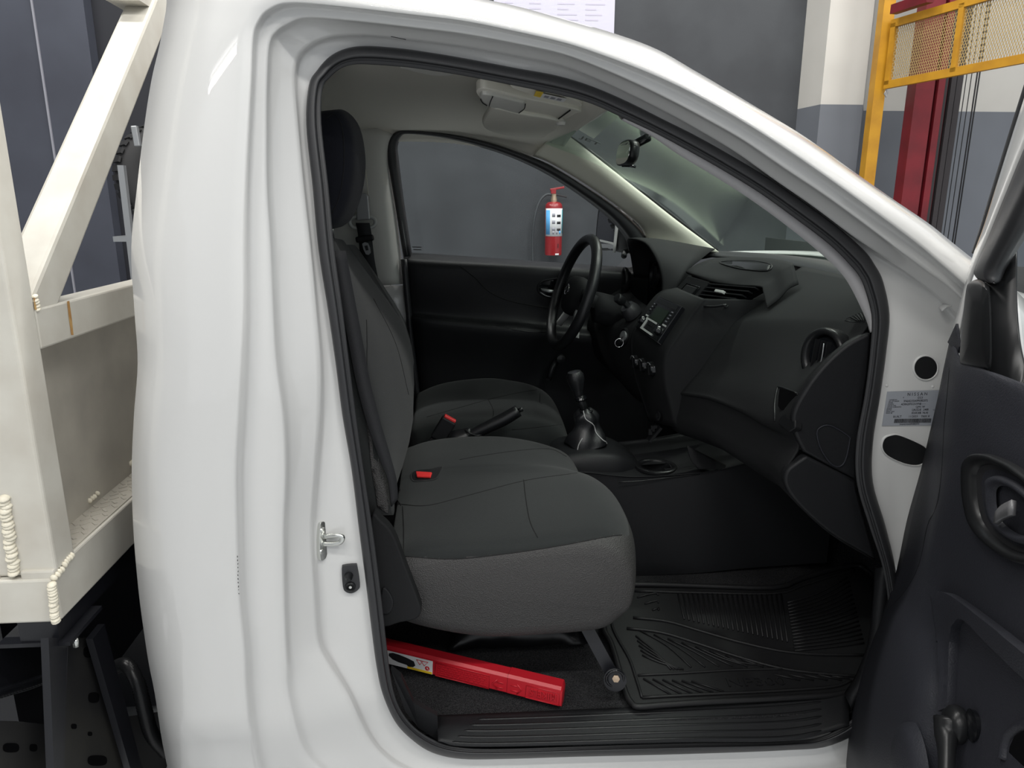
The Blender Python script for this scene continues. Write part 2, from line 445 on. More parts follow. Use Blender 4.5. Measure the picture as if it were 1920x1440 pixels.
# fire extinguisher hung on the wall
ex, ez0, ez1 = at(1038, 420, WY - 0.1).x, at(1038, 478, WY - 0.1).z, at(1038, 378, WY - 0.1).z
ey = WY - 0.1
E_ = empty('fire_extinguisher', (ex, ey, ez0), label='red fire extinguisher hanging on the dark wall beyond the driver window', category='fire extinguisher')
h = ez1 - ez0; R = 0.064
lathe('cylinder', [(0.001, 0), (R * 0.96, 0), (R, 0.012), (R, h * 0.90), (R * 0.94, h * 0.95), (R * 0.72, h * 0.985), (R * 0.3, h), (0.001, h)], (ex, ey, ez0), (0, 0, 1), 'ext_red', E_)
lathe('valve', [(0.001, 0), (0.022, 0), (0.024, 0.02), (0.018, 0.045), (0.02, 0.06), (0.001, 0.062)], (ex, ey, ez1 - 0.006), (0, 0, 1), 'brass', E_)
hz = ez1 + 0.062
bar('carry_handle', (ex - 0.02, ey, hz - 0.004), (ex + 0.095, ey, hz - 0.03), 0.02, 0.012, 'lift_black', E_, bevel=0.003)
lv = bar('squeeze_lever', (ex - 0.03, ey, hz + 0.022), (ex + 0.075, ey, hz + 0.04), 0.022, 0.016, 'ext_red', E_, bevel=0.004)
box('lever_block', (ex - 0.024, ey - 0.012, hz - 0.006), (ex + 0.014, ey + 0.012, hz + 0.03), 'ext_red', E_, bevel=0.003)
tube('hose', [(ex - 0.01, ey, hz - 0.012), (ex - 0.06, ey, hz - 0.014), (ex - 0.11, ey, hz - 0.07), (ex - 0.145, ey, hz - 0.19), (ex - 0.155, ey + 0.02, hz - 0.36), (ex - 0.15, ey + 0.03, hz - 0.52)], 0.009, 'ext_hose', E_, k=5)
def wrap(name, a0, a1, zz0, zz1, mat, off=0.0012):
    rows = [[V((ex + (R + off) * math.sin(a0 + (a1 - a0) * j / 12), ey - (R + off) * math.cos(a0 + (a1 - a0) * j / 12), z)) for j in range(13)] for z in (zz0, zz1)]
    return surf(name, rows, mat, E_, solid=0.0008)
zl0, zl1 = ez0 + h * 0.36, ez0 + h * 0.875
lab = wrap('instruction_label', -1.25, 1.25, zl0, zl1, 'sticker_white')
wrap('label_stripe', -1.15, -0.55, zl0 + 0.012, zl1 - 0.012, 'print_blue', 0.0022)
wrap('label_stripe', 1.02, 1.24, zl0 + 0.02, zl1 - 0.01, 'print_teal', 0.0022)
for k in range(3):
    zz = zl1 - 0.05 - 0.05 * k
    wrap('pictogram', 0.25, 0.75, zz - 0.012, zz + 0.006, 'print_shade_black', 0.0022)
    wrap('pictogram', -0.3, 0.05, zz - 0.01, zz + 0.014, 'print_grey', 0.0022)
for a in (-0.25, 0.15, 0.55):
    wrap('pictogram', a, a + 0.2, zl0 + 0.015, zl0 + 0.04, 'print_grey' if a < 0.5 else 'print_blue', 0.0022)
text('number', '1', (ex + 0.016, ey - R - 0.001, ez0 + 0.055), (1, 0, 0), (0, 0, 1), 0.045, 'print_shade_black', E_)
wrap('inspection_tag', 0.1, 0.55, ez0 + 0.002, ez0 + 0.014, 'sticker_white', 0.002)

# red lift column, its black guide and cables
lp = [(1700, 1762, 'lift_red', 3.60), (1740, 1752, 'lift_black', 3.57), (1762, 1786, 'lift_black', 3.66)]
L_ = empty('lift_column', (at(1720, 300, 3.6).x, 3.6, 0), label='dark red steel lift column with black guide rails beside the grey wall', category='lift column')
def vpost(name, pxa, pxb, py, Y, dep, mat, par, z0=0.0, z1=None, **kw):
    a, b = at(pxa, py, Y), at(pxb, py, Y)
    return box(name, (a.x, Y, z0), (b.x, Y + dep, z1 or CEIL), mat, par, **kw)
vpost('column_flange', 1704, 1738, 270, 3.60, 0.10, 'lift_red', L_)
vpost('column_groove', 1737, 1747, 270, 3.64, 0.10, 'lift_black', L_)
vpost('column_web', 1745, 1757, 270, 3.60, 0.10, 'lift_red', L_)
vpost('column_web', 1757, 1762, 270, 3.61, 0.10, 'lift_black', L_)
vpost('guide_rail', 1762, 1769, 270, 3.63, 0.10, 'lift_red', L_)
vpost('guide_rail', 1768, 1777, 270, 3.60, 0.12, 'lift_black', L_)
vpost('guide_rail', 1778, 1789, 270, 3.62, 0.12, 'lift_black', L_)
for px, rr, lb in ((1797, .003, 'thin black cable hanging closest to the lift column'), (1806, .003, 'thin black cable, second from the lift column'), (1816, .005, 'thick black cable, left one of the thick pair'), (1820.5, .005, 'thick black cable farthest from the lift column')):
    p = at(px, 250, 3.7); tube('lift_cable', [(p.x, 3.7, 0), (p.x, 3.7, CEIL)], rr, 'cable', None, n=6, label=lb, category='cable', group='lift cables')

# yellow gate of expanded metal on its post
G_ = empty('safety_gate', (at(1650, 200, 3.7).x, 3.7, 0), label='yellow steel framed gate of expanded metal mesh hung high on a yellow post', category='gate')
p1 = at(1653, 150, 3.75)
box('post', (at(1637, 150, 3.75).x, 3.72, 0), (at(1658, 150, 3.75).x, 3.79, CEIL), 'yellow_paint', G_)
gA, gB = at(1660, 160, 3.70), at(1925, 100, 2.75)     # bottom rail ends
gd = V((gB.x - gA.x, gB.y - gA.y, 0)); gl_ = gd.length; gd.normalize()
gz0 = gA.z; gz1 = at(1672, 45, 3.70).z
def gp(s, z): return V((gA.x + gd.x * s, gA.y + gd.y * s, z))
gw = 0.048
GLEN = gl_ * 1.35
bar('frame_rail', gp(0, gz0), gp(GLEN, gz0), 0.03, gw, 'yellow_paint', G_)
bar('frame_rail', gp(0, gz1), gp(GLEN, gz1), 0.03, gw, 'yellow_paint', G_)
def sof(px, py):
    n = V((-gd.y, gd.x, 0)); q = atp(px, py, gA, n); return (q - gA).dot(gd)
s1 = sof(1798, 70)
for s in (0.02, s1, GLEN - 0.02):
    bar('frame_stile', gp(s, gz0), gp(s, gz1), 0.03, gw * (0.8 if s != s1 else 0.75), 'yellow_paint', G_, up=(gd.x, gd.y, 0))
hm, wm = 0.034, 0.017
def mesh_panel(sa, sb):
    parts = []
    nz = int((gz1 - gz0) / hm) + 1; ns = int((sb - sa) / wm) + 1
    n = V((-gd.y, gd.x, 0))
    for i in range(ns):
        for k in range(nz * 2):
            z = gz0 + k * hm / 2
            a0 = sa + (i + (0.5 if k % 2 else 0)) * wm
            for sg in (1, -1):
                a = gp(a0, z); b = gp(a0 + sg * wm / 2, z + hm / 2)
                d = (b - a).normalized(); sd = d.cross(n).normalized() * 0.0022; nn = n * 0.0014
                parts.append(([a - sd - nn, a + sd - nn, a + nn, b - sd - nn, b + sd - nn, b + nn], [(0, 1, 4, 3), (1, 2, 5, 4), (2, 0, 3, 5)]))
    return parts
join('mesh_panel', mesh_panel(0.035, s1 - 0.01), 'mesh_yellow', G_, kind='stuff', smooth=False)
join('mesh_panel', mesh_panel(s1 + 0.01, GLEN - 0.03), 'mesh_yellow', G_, kind='stuff', smooth=False)
tube('hook', [at(1662, 168, 3.68), at(1664, 175, 3.68), at(1661, 182, 3.68), at(1658, 176, 3.68), at(1662, 168, 3.68)], 0.004, 'metal_grey', G_, n=6)
bx = empty('lift_crossbar', at(1700, 5, 3.6), label='dark red crossbar above the yellow gate', category='bar')
bar('bar', at(1676, 18, 3.62), at(1745, -5, 3.3), 0.05, 0.055, 'lift_red', bx)

# tyre and silver stand far behind the load bed
ty_ = empty('spare_tyre', at(248, 330, 3.4), label='black tyre hung on the back stand, seen between bed brace and cab', category='tyre')
tc_ = at(330, 335, 3.4)
prof = []
def torus_g(c, ax, Rm, rx, ry, n=36, m=12):
    x, y, z = frame_of(ax); vs = []
    for i in range(n):
        a = 2 * math.pi * i / n; d = x * math.cos(a) + y * math.sin(a)
        for j in range(m):
            b = 2 * math.pi * j / m
            sx_, sz_ = math.cos(b), math.sin(b)
            vs.append(c + d * (Rm + rx * math.copysign(abs(sx_) ** .6, sx_)) + z * (ry * math.copysign(abs(sz_) ** .6, sz_)))
    return vs, gridfaces(n, m, True, True)
tv, tf = torus_g(tc_, (0.55, -0.8, 0), 0.25, 0.075, 0.09)
mesh('tyre_body', tv, tf, 'tyre', ty_)
xx, yy, zz_ = frame_of((0.55, -0.8, 0))
for i in range(40):
    a = 2 * math.pi * i / 40; d = xx * math.cos(a) + yy * math.sin(a); t_ = zz_.cross(d)
    obox('tread_block', tc_ + d * 0.324, d * 0.006, t_ * 0.016, zz_ * 0.075, 'tyre', ty_)
st = empty('wheel_stand', at(240, 380, 2.7), label='silver steel stand post beside the tyre at the back', category='stand')
bar('upright', at(228, 310, 2.7), V((at(246, 500, 2.7).x, 2.7, 0)), 0.03, 0.03, 'metal_grey', st, up=(0, 1, 0))
ts = empty('tyre_shelf', (tc_.x, 3.4, 0), label='grey steel shelf holding up the black tyre', category='shelf')
box('rack_shelf', (tc_.x - .30, 3.15, tc_.z - .36), (tc_.x + .35, 3.65, tc_.z - .33), 'metal_grey', ts)
box('rack_post', (tc_.x + .28, 3.5, 0), (tc_.x + .33, 3.55, tc_.z - .36), 'metal_grey', ts)
bar('hanger', at(252, 236, 2.7), at(259, 275, 2.7), 0.03, 0.03, 'metal_grey', st, up=(0, 1, 0), bevel=0.005)
# ================================================================== THE PICKUP TRUCK
TRUCK = empty('pickup_truck', (0.1, 0.85, 0.0), label='white pickup truck with its passenger door open on a dark cab interior', category='truck')
ST = [  # O outer, F flange edge, R ridge, L inner step, S1 seal outside, S0 seal inside
 ((290,1300),(462,1293),(543,1300),(655,1300),(717,1300),(740,1303)),
 ((280,1250),(460,1245),(540,1248),(622,1245),(706,1250),(730,1252)),
 ((272,1200),(457,1200),(537,1200),(600,1200),(699,1200),(724,1200)),
 ((260,1110),(448,1110),(534,1110),(593,1110),(688,1110),(714,1110)),
 ((250,993),(444,993),(533,993),(587,993),(673,993),(699,993)),
 ((247,880),(442,880),(537,880),(594,880),(659,880),(682,880)),
 ((251,780),(447,780),(533,780),(602,780),(642,780),(668,780)),
 ((258,680),(453,680),(520,680),(603,680),(629,680),(655,680)),
 ((252,583),(457,583),(514,583),(595,583),(615,583),(643,583)),
 ((246,467),(457,467),(509,467),(584,467),(597,467),(627,467)),
 ((257,350),(460,350),(502,350),(571,350),(586,350),(616,350)),
 ((271,233),(466,233),(501,233),(560,233),(574,233),(603,233)),
 ((284,150),(471,150),(502,150),(554,150),(579,160),(605,167)),
 ((299,85),(475,72),(506,85),(558,115),(595,131),(618,146)),
 ((311,20),(485,40),(518,61),(572,94),(618,106),(640,128)),
 ((325,-60),(505,18),(540,46),(597,78),(648,91),(665,121)),
 ((420,-120),(545,6),(575,34),(635,68),(685,86),(695,121)),
 ((640,-62),(640,13),(655,39),(695,67),(735,89),(738,124)),
 ((775,-34),(770,28),(773,52),(775,75),(785,95),(786,129)),
 ((880,-8),(868,40),(868,64),(868,87),(865,108),(864,141)),
 ((970,12),(968,60),(966,82),(964,104),(960,126),(957,159)),
 ((1060,36),(1062,82),(1056,102),(1052,123),(1046,142),(1040,176)),
 ((1156,64),(1140,108),(1131,130),(1123,150),(1113,163),(1105,193)),
 ((1233,93),(1210,135),(1199,160),(1190,181),(1180,192),(1170,222)),
 ((1300,131),(1275,164),(1262,191),(1252,212),(1242,223),(1230,250)),
 ((1365,169),(1340,198),(1326,225),(1315,247),(1304,254),(1292,283)),
 ((1430,208),(1408,238),(1394,264),(1381,287),(1370,291),(1354,318)),
 ((1510,257),(1485,288),(1470,316),(1456,340),(1440,333),(1424,361)),
 ((1590,314),(1560,340),(1545,366),(1528,390),(1508,379),(1492,410)),
 ((1665,367),(1640,398),(1622,422),(1600,444),(1570,425),(1555,458)),
 ((1740,418),(1715,454),(1692,475),(1668,490),(1620,469),(1596,499)),
 ((1780,450),(1757,489),(1738,508),(1715,522),(1640,496),(1608,514)),
 ((1820,482),(1800,526),(1788,546),(1766,562),(1656,528),(1619,535)),
 ((1920,560),(1880,600),(1845,610),(1815,620),(1668,590),(1634,590)),
 ((1960,650),(1910,670),(1860,672),(1815,675),(1662,660),(1631,660)),
 ((1960,750),(1910,740),(1855,740),(1810,740),(1651,740),(1621,740)),
 ((1950,850),(1900,830),(1845,830),(1800,830),(1637,830),(1605,830)),
 ((1940,930),(1890,905),(1835,905),(1795,905),(1637,905),(1606,905)),
 ((1930,1010),(1880,985),(1830,985),(1790,985),(1660,985),(1629,985)),
 ((1920,1100),(1870,1075),(1820,1075),(1785,1075),(1680,1070),(1656,1070)),
 ((1910,1220),(1870,1180),(1820,1180),(1775,1180),(1692,1170),(1667,1165)),
 ((1870,1400),(1830,1320),(1780,1300),(1730,1285),(1682,1270),(1658,1255)),
 ((1800,1560),(1770,1480),(1720,1440),(1680,1390),(1635,1352),(1618,1328)),
 ((1640,1640),(1630,1560),(1610,1500),(1590,1440),(1560,1397),(1553,1376)),
 ((1480,1660),(1480,1580),(1480,1520),(1475,1450),(1470,1407),(1470,1390)),
 ((1280,1680),(1280,1600),(1280,1530),(1280,1460),(1280,1414),(1280,1393)),
 ((1080,1690),(1080,1610),(1080,1540),(1080,1465),(1080,1419),(1080,1399)),
 ((920,1690),(930,1610),(940,1540),(950,1465),(950,1423),(955,1403)),
 ((700,1690),(760,1620),(810,1540),(850,1462),(865,1423),(875,1402)),
 ((450,1640),(580,1580),(690,1510),(768,1443),(810,1411),(825,1392)),
 ((345,1540),(500,1490),(615,1450),(722,1415),(770,1385),(785,1370)),
 ((310,1420),(474,1410),(570,1400),(690,1375),(740,1352),(757,1340)),
]
curves = [c2([s[i] for s in ST], 5, True) for i in range(6)]
NS = len(curves[0])
def lp2(a, b, t): return (a[0] + (b[0] - a[0]) * t, a[1] + (b[1] - a[1]) * t)
rows = []
SEC = [(0,1,0,.105),(0,1,.05,.075),(0,1,.12,.048),(0,1,.22,.026),(0,1,.36,.010),(0,1,.6,.002),(0,1,.85,0),(0,1,.97,0),(0,1,1,.003),
       (1,2,.05,.008),(1,2,.13,.020),(1,2,.24,.0275),(1,2,.45,.030),(1,2,.75,.0305),(1,2,.93,.0325),(2,3,0,.037),(2,3,.06,.045),(2,3,.18,.053),(2,3,.5,.066),(2,3,.85,.080),(2,3,.96,.084),
       (3,4,0,.090),(3,4,.07,.101),(3,4,.2,.106),(3,4,.6,.111),(3,4,1,.116),(4,5,.5,.120)]
for i in range(NS):
    r = []
    for (a, b, t, Y) in SEC:
        q = lp2(curves[a][i], curves[b][i], t)
        if a == 0 and q[0] < 600: Y += .014 * max(0, min(1, (q[1] - 1378) / 14))
        r.append(atb(q[0], q[1], Y))
    rows.append(r)
cab = surf('cab_side', rows, 'white_paint', TRUCK, cu=True, label='glossy white painted door frame and pillar of the cab')
OUT = [r[0] for r in rows]
# rubber door seal
SEAL = [(0,.117),(.02,.104),(.08,.097),(.25,.093),(.45,.091),(.56,.091),(.61,.096),(.66,.104),(.76,.106),(.82,.104),(.88,.108),(.95,.107),(1.0,.118),(1.0,.16)]
srows = []
for i in range(NS):
    srows.append([atb(*lp2(curves[4][i], curves[5][i], t), Y) for t, Y in SEAL])
surf('door_seal', srows, 'rubber', TRUCK, cu=True, label='black rubber weatherstrip around the door opening')
# ------------------------------------------------------------------ roof, glass, inner shell
def sec_x(tab, x):
    for (x0, y0), (x1, y1) in zip(tab, tab[1:]):
        if x <= x1: return y0 + (y1 - y0) * max(0.0, (x - x0)) / (x1 - x0)
    return tab[-1][1]
i0, i1 = 15 * 5, 25 * 5
topO = OUT[i0:i1 + 1:3]
rr = []
for t in range(0, 9):
    u = t / 8
    rr.append([V((p.x + 0.02 * math.sin(math.pi * u), p.y + (1.7 - 2 * p.y) * u, p.z + 0.05 * math.sin(math.pi * u))) for p in topO])
surf('roof', rr, 'white_paint', TRUCK)
# back wall of the cab (outside skin and inside)
rear = OUT[4 * 5:14 * 5:3]
surf('cab_back', [[V((p.x + 0.004 + .01 * min(1, u * 10), p.y + (1.7 - 2 * p.y) * u, p.z)) for p in rear] for u in (0, .04, .3, .7, 1)], 'white_paint', TRUCK)
box('back_panel', (-0.60, 0.16, 0.36), (-0.585, 1.6, 0.95), 'plastic', TRUCK)
# windscreen between its top edge and the cowl
def wsq(Y): return (Y - .85) / .62
WT = [V((0.385 - .10 * wsq(Y) ** 2, Y, 1.765 - .03 * wsq(Y) ** 2)) for Y in (.25, .4, .55, .7, .85, 1.0, 1.15, 1.3, 1.43)]
WB = [V((1.07 - .12 * wsq(Y) ** 2, Y, 1.372 - .012 * wsq(Y) ** 2)) for Y in (.16, .33, .5, .68, .85, 1.02, 1.2, 1.37, 1.50)]
wrow = []
for k in range(9):
    u = k / 8
    wrow.append([a.lerp(b, u) + V((0.02, 0, 0.03)) * math.sin(math.pi * u) for a, b in zip(WT, WB)])
WS = surf('windscreen', wrow, 'windshield_glass', TRUCK, nu=2, nv=3, label='green tinted windscreen')
ja, jb = hit(WS, 1088, 258)[0], hit(WS, 1112, 268)[0]
jn_ = hit(WS, 1098, 262)[1]; jx = (jb - ja).normalized()
text('glass_lettering', 'JET', ja + jn_ * .002, jx, jn_.cross(jx), .05, 'glass_print', TRUCK, extrude=.0002)
# headliner
ZC = [(-0.7, 1.78), (-0.45, 1.845), (-0.1, 1.86), (0.15, 1.835), (0.30, 1.79), (0.40, 1.752)]
ZE = [(-0.7, 1.70), (-0.4, 1.77), (-0.23, 1.785), (0.0, 1.78), (0.2, 1.745), (0.30, 1.73), (0.40, 1.70)]
YS = [0.265, 0.32, 0.42, 0.62, 0.85, 1.08, 1.26, 1.38, 1.45, 1.50, 1.535]
hrows = []
for X in (-0.54, -0.51, -0.46, -0.35, -0.2, -0.05, 0.08, 0.18, 0.26, 0.33, 0.372):
    zc, ze = sec_x(ZC, X), sec_x(ZE, X); row = []
    for Y in YS:
        s = abs((Y - 0.85) / 0.65); dx = 0
        if X > 0.3: dx = -(s ** 2) * 0.055 if Y < .85 else 0
        row.append(V((X + dx, Y, ze + (zc - ze) * (1 - min(1, s) ** 3) - (.03 if Y > 1.51 else 0))))
    hrows.append(row)
HL = surf('headliner', hrows, 'headliner', TRUCK, nu=3, nv=3, solid=0.004, label='grey-beige fabric headliner')
# far side: B pillar trim, A pillar trim
FY = 1.47
bp = [[at(560, 232, FY), at(640, 236, FY), at(700, 240, FY - .01), at(722, 246, FY), at(738, 252, FY + .03)],
      [at(560, 300, FY), at(640, 300, FY), at(690, 300, FY - .02), at(716, 300, FY - .01), at(729, 300, FY + .04)],
      [at(570, 400, FY), at(650, 400, FY - .01), at(700, 400, FY - .03), at(728, 400, FY - .02), at(742, 400, FY + .04)],
      [at(580, 480, FY), at(660, 480, FY - .01), at(712, 480, FY - .04), at(738, 480, FY - .03), at(751, 480, FY + .04)],
      [at(590, 535, FY), at(670, 535, FY - .01), at(720, 535, FY - .04), at(744, 533, FY - .03), at(757, 533, FY + .04)]]
BP = surf('pillar_trim', bp, 'trim_grey', TRUCK, nu=4, nv=4, solid=0.004, label='grey moulded trim of the far pillar behind the driver')
box('body_side', (-0.60, 1.56, 1.15), (-0.27, 1.60, 1.78), 'white_paint', TRUCK)
box('body_side', (-0.60, 1.56, 0.36), (-0.15, 1.60, 1.15), 'plastic', TRUCK)
surf('pillar_sill', [[at(690, 535, FY), at(752, 535, FY), at(757, 533, FY + .04)], [at(700, 640, FY), at(762, 640, FY), at(766, 640, FY + .04)]], 'white_paint', TRUCK, nu=3, nv=3, solid=0.004)
ap_u = [(1045, 243), (1075, 262), (1130, 305), (1200, 360), (1270, 415), (1320, 452), (1348, 473)]
ap_l = [(1000, 292), (1030, 304), (1080, 333), (1130, 366), (1170, 396), (1205, 430), (1216, 470)]
ap = []
for t, Y, bul in ((0, 1.40, 0), (0.1, 1.395, 0), (0.35, 1.40, 0), (0.65, 1.43, 0), (0.9, 1.47, 0), (1.0, 1.50, 0)):
    ap.append([at(a[0] + (b[0] - a[0]) * t, a[1] + (b[1] - a[1]) * t, Y) for a, b in zip(ap_u, ap_l)])
surf('pillar_trim', ap, 'trim_cream', TRUCK, nu=4, nv=4, solid=0.004, label='cream plastic trim of the far windscreen pillar')
tube('windscreen_seal', [p + V((-0.012, -0.002, 0.0)) for p in (at(1060, 247, 1.42), at(1130, 297, 1.42), at(1200, 352, 1.43), at(1270, 407, 1.44), at(1320, 445, 1.45), at(1350, 469, 1.46))], 0.006, 'rubber', TRUCK, k=4)
surf('pillar_trim', [[atb(*q, .135) for q in c2([(1170,222),(1230,250),(1292,283),(1354,318),(1424,361),(1492,410),(1555,458),(1596,499),(1617,529),(1634,590),(1634,622)], 4)],
                     [atb(*q, .15) for q in c2([(1166,224),(1222,254),(1276,291),(1338,328),(1405,371),(1470,418),(1530,466),(1572,505),(1596,538),(1624,596),(1632,624)], 4)],
                     [atb(*q, .19) for q in c2([(1160,217),(1216,246),(1273,283),(1336,322),(1403,364),(1470,412),(1530,458),(1572,496),(1600,530),(1628,590),(1634,620)], 4)]], 'trim_lilac', TRUCK, solid=0.003, label='pale grey inner trim strip of the near windscreen pillar')
# near pillar inner trim behind the seal, bottom corner
prism('pillar_foot_trim', [atb(*q, .135) for q in ((733,1255),(760,1335),(785,1365),(822,1390),(820,1343),(775,1318),(752,1270))], (0, .015, 0), 'plastic', TRUCK)
# carpeted floor, rising toe board, tunnel side
FL = [[V((-0.66, .165, .36)), V((-.1, .165, .36)), V((.4, .165, .36)), V((.8, .165, .36)), V((1.0, .165, .362)), V((1.2, .165, .37)), V((1.25, .165, 1.1))],
      [V((-0.66, .2, .363)), V((-.1, .2, .363)), V((.4, .2, .363)), V((.8, .2, .363)), V((.98, .2, .364)), V((1.2, .2, .372)), V((1.25, .2, 1.1))],
      [V((-0.66, .45, .40)), V((-.1, .45, .40)), V((.4, .45, .405)), V((.8, .45, .41)), V((1.0, .45, .41)), V((1.2, .45, .412)), V((1.25, .45, 1.1))],
      [V((-0.66, .66, .43)), V((-.1, .66, .43)), V((.4, .66, .44)), V((.8, .66, .45)), V((1.0, .66, .452)), V((1.2, .66, .454)), V((1.25, .66, 1.1))],
      [V((-0.66, 1.05, .40)), V((-.1, 1.05, .40)), V((.4, 1.05, .40)), V((.8, 1.05, .40)), V((1.0, 1.05, .45)), V((1.2, 1.05, .56)), V((1.25, 1.05, 1.1))],
      [V((-0.66, 1.6, .40)), V((-.1, 1.6, .40)), V((.4, 1.6, .40)), V((.8, 1.6, .40)), V((1.0, 1.6, .45)), V((1.2, 1.6, .56)), V((1.25, 1.6, 1.1))]]
CARP = surf('floor_carpet', FL, 'carpet', TRUCK, nu=3, nv=3, solid=0.006, solid_off=-1, label='black carpet of the cab floor')
surf('fire_wall', [[V((1.24, y, z)) for y in (0.1, .85, 1.65)] for z in (.45, 1.0, 1.40)], 'plastic', TRUCK, solid=0.01)
surf('cowl_panel', [[V((x + .06 - .12 * wsq(Y) ** 2, Y, z - .012 * wsq(Y) ** 2)) for Y in (.2, .5, .85, 1.2, 1.55)] for x, z in ((.93, 1.352), (.98, 1.362), (1.02, 1.366), (1.08, 1.36))], 'rubber', TRUCK, nv=3, solid=.006, solid_off=-1)
surf('bonnet', [[V((x + .06 - .12 * wsq(Y) ** 2, Y, z - .03 * wsq(Y) ** 2)) for Y in (.1, .3, .6, .85, 1.1, 1.4, 1.62)] for x, z in ((1.06, 1.375), (1.09, 1.386), (1.25, 1.375), (1.5, 1.34), (1.8, 1.27), (1.95, 1.18))], 'white_paint', TRUCK, nu=3, nv=3, solid=.003, label='white bonnet seen through the windscreen')
box('kick_panel', (.55, 1.545, .36), (1.26, 1.56, 1.27), 'plastic', TRUCK)
surf('kick_panel', [[at(1660, 1062, .14), at(1645, 1065, .16), at(1641, 1060, .2)], [at(1662, 1130, .14), at(1640, 1130, .155), at(1638, 1130, .2)], [at(1655, 1200, .14), at(1634, 1200, .15), at(1630, 1200, .2)], [at(1630, 1270, .14), at(1612, 1270, .15), at(1606, 1265, .2)], [at(1596, 1330, .14), at(1588, 1310, .15), at(1584, 1300, .2)]], 'plastic', TRUCK, nu=3, nv=2, solid=0.003)
# scuff plate of the sill with its ribs
def plate_pt(u, v):
    a = c2([(819, 1344), (1000, 1336), (1280, 1323), (1480, 1310), (1590, 1297)], 8); b = c2([(821, 1391), (900, 1401), (1280, 1392), (1480, 1389), (1592, 1362)], 8)
    k = u * (len(a) - 1); i = min(int(k), len(a) - 2); t = k - i
    A = lp2(a[i], a[i + 1], t); B = lp2(b[i], b[i + 1], t); q = lp2(A, B, v)
    return at(q[0], q[1], .205 - .083 * v) + V((0, 0, 0.004 * math.sin(math.pi * v)))
SP = surf('scuff_plate', [[plate_pt(i / 30, j / 8) for i in range(31)] for j in range(9)], 'plastic', TRUCK, solid=0.004, solid_off=-1, label='black ribbed plastic scuff plate on the door sill')
for j, v in enumerate((.2, .4, .58, .76, .92)):
    us = [.115 + .77 * k / 24 for k in range(25)]
    tube('rib', [plate_pt(u, v) + V((0, -.001, .0012)) for u in us], [0.0015] + [0.0044] * 23 + [0.0015], 'plastic_smooth', SP, n=8)

# overhead: visors, lamp, labels
def zpl(lst, z, k=1, closed=True):
    if k > 1: lst = c2(lst, k, closed)
    return [atz(x, y, z) for x, y in lst]
prism('sun_visor', zpl([(927, 204), (908, 221), (905, 234), (917, 246), (958, 256), (1012, 260), (1028, 252), (1049, 238), (1043, 226), (972, 214)], 1.752, 4), (0, 0, .014), 'headliner', TRUCK, bevel=0.005, label='driver sun visor folded up under the headliner')
prism('sun_visor', zpl([(957, 161), (962, 167), (980, 173), (1040, 192), (1080, 200), (1092, 197), (1075, 185), (1020, 168), (975, 160)], 1.772, 4), (0, 0, .014), 'headliner', TRUCK, bevel=0.005, label='passenger sun visor folded up above the near door')
OC = prism('overhead_console', zpl([(893, 172), (905, 166), (930, 170), (1000, 188), (1085, 207), (1078, 214), (1046, 228), (1000, 222), (940, 206), (915, 197), (900, 185)], 1.762, 4), (0, 0, .02), 'headliner', TRUCK, bevel=0.006, label='overhead console with map lamp')
prism('map_lamp', zpl([(900, 183), (905, 178), (925, 180), (975, 192), (985, 196), (981, 206), (972, 213), (940, 206), (912, 199), (903, 192)], 1.754, 4), (0, 0, .02), 'trim_grey', OC, bevel=0.007, seg=3)
tube('lamp_edge', zpl([(901, 186), (905, 193), (913, 198)], 1.752, 3, False), 0.0012, 'seam', OC, n=6)
tube('lamp_edge', zpl([(985, 195), (983, 204), (973, 212)], 1.752, 3, False), 0.0012, 'seam', OC, n=6)
tube('lamp_edge', zpl([(924, 181), (920, 190), (917, 199)], 1.752, 3, False), 0.001, 'seam', OC, n=6)
tube('console_slot', zpl([(1069, 207), (1047, 223)], 1.759, 1, False), 0.0018, 'seam', OC, n=6)
vl = prism('visor_label', zpl([(1017, 176), (1062, 186), (1056, 192), (1012, 182)], 1.7665), (0, 0, .001), 'sticker_white', TRUCK)
prism('label_mark', zpl([(1005, 172), (1019, 174), (1013, 183), (1001, 180)], 1.766), (0, 0, .001), 'sticker_yellow', vl)
for k in range(3):
    prism('print_line', zpl([(1022 + 12 * k, 179.5 + 2.6 * k), (1030 + 12 * k, 181.2 + 2.6 * k), (1027 + 12 * k, 184 + 2.6 * k), (1019 + 12 * k, 182.4 + 2.6 * k)], 1.766), (0, 0, .0008), 'print_grey', vl)
lathe('visor_clip', [(0.001, 0), (.012, 0), (.014, .008), (.008, .02), (0.001, .02)], atz(1051, 235, 1.745), (0, 0, 1), 'trim_grey', TRUCK)
prism('dome_lamp', zpl([(750, 127), (765, 132), (800, 140), (830, 143), (852, 140), (840, 133), (790, 126)], 1.815, 4), (0, 0, .03), 'trim_grey', TRUCK, bevel=0.006)
# interior mirror
M_ = empty('interior_mirror', at(1172, 285, .84), TRUCK, label='black interior mirror on a short stalk')
mc = at(1171, 287, .84)
ml = V((0.035, 1, 0)).normalized(); mu = V((0.10, 0, 1)).normalized(); mn = ml.cross(mu).normalized()
if mn.x > 0: mn = -mn
def rsq(c, ax, ay, n=40, e=3.0):
    out = []
    for i in range(n):
        a = 2 * math.pi * i / n; cx, sx_ = math.cos(a), math.sin(a)
        out.append(c + ax * math.copysign(abs(cx) ** (2 / e), cx) + ay * math.copysign(abs(sx_) ** (2 / e), sx_))
    return out
loft('mirror_housing', [rsq(mc + mn * o_, ml * (.105 * s), mu * (.034 * s)) for o_, s in ((.004, .98), (.0, 1.0), (-.012, 1.0), (-.022, .9), (-.028, .6))], 'plastic_smooth', M_)
prism('mirror_glass', rsq(mc + mn * .0045, ml * .099, mu * .03), mn * .001, 'mirror_glass', M_)
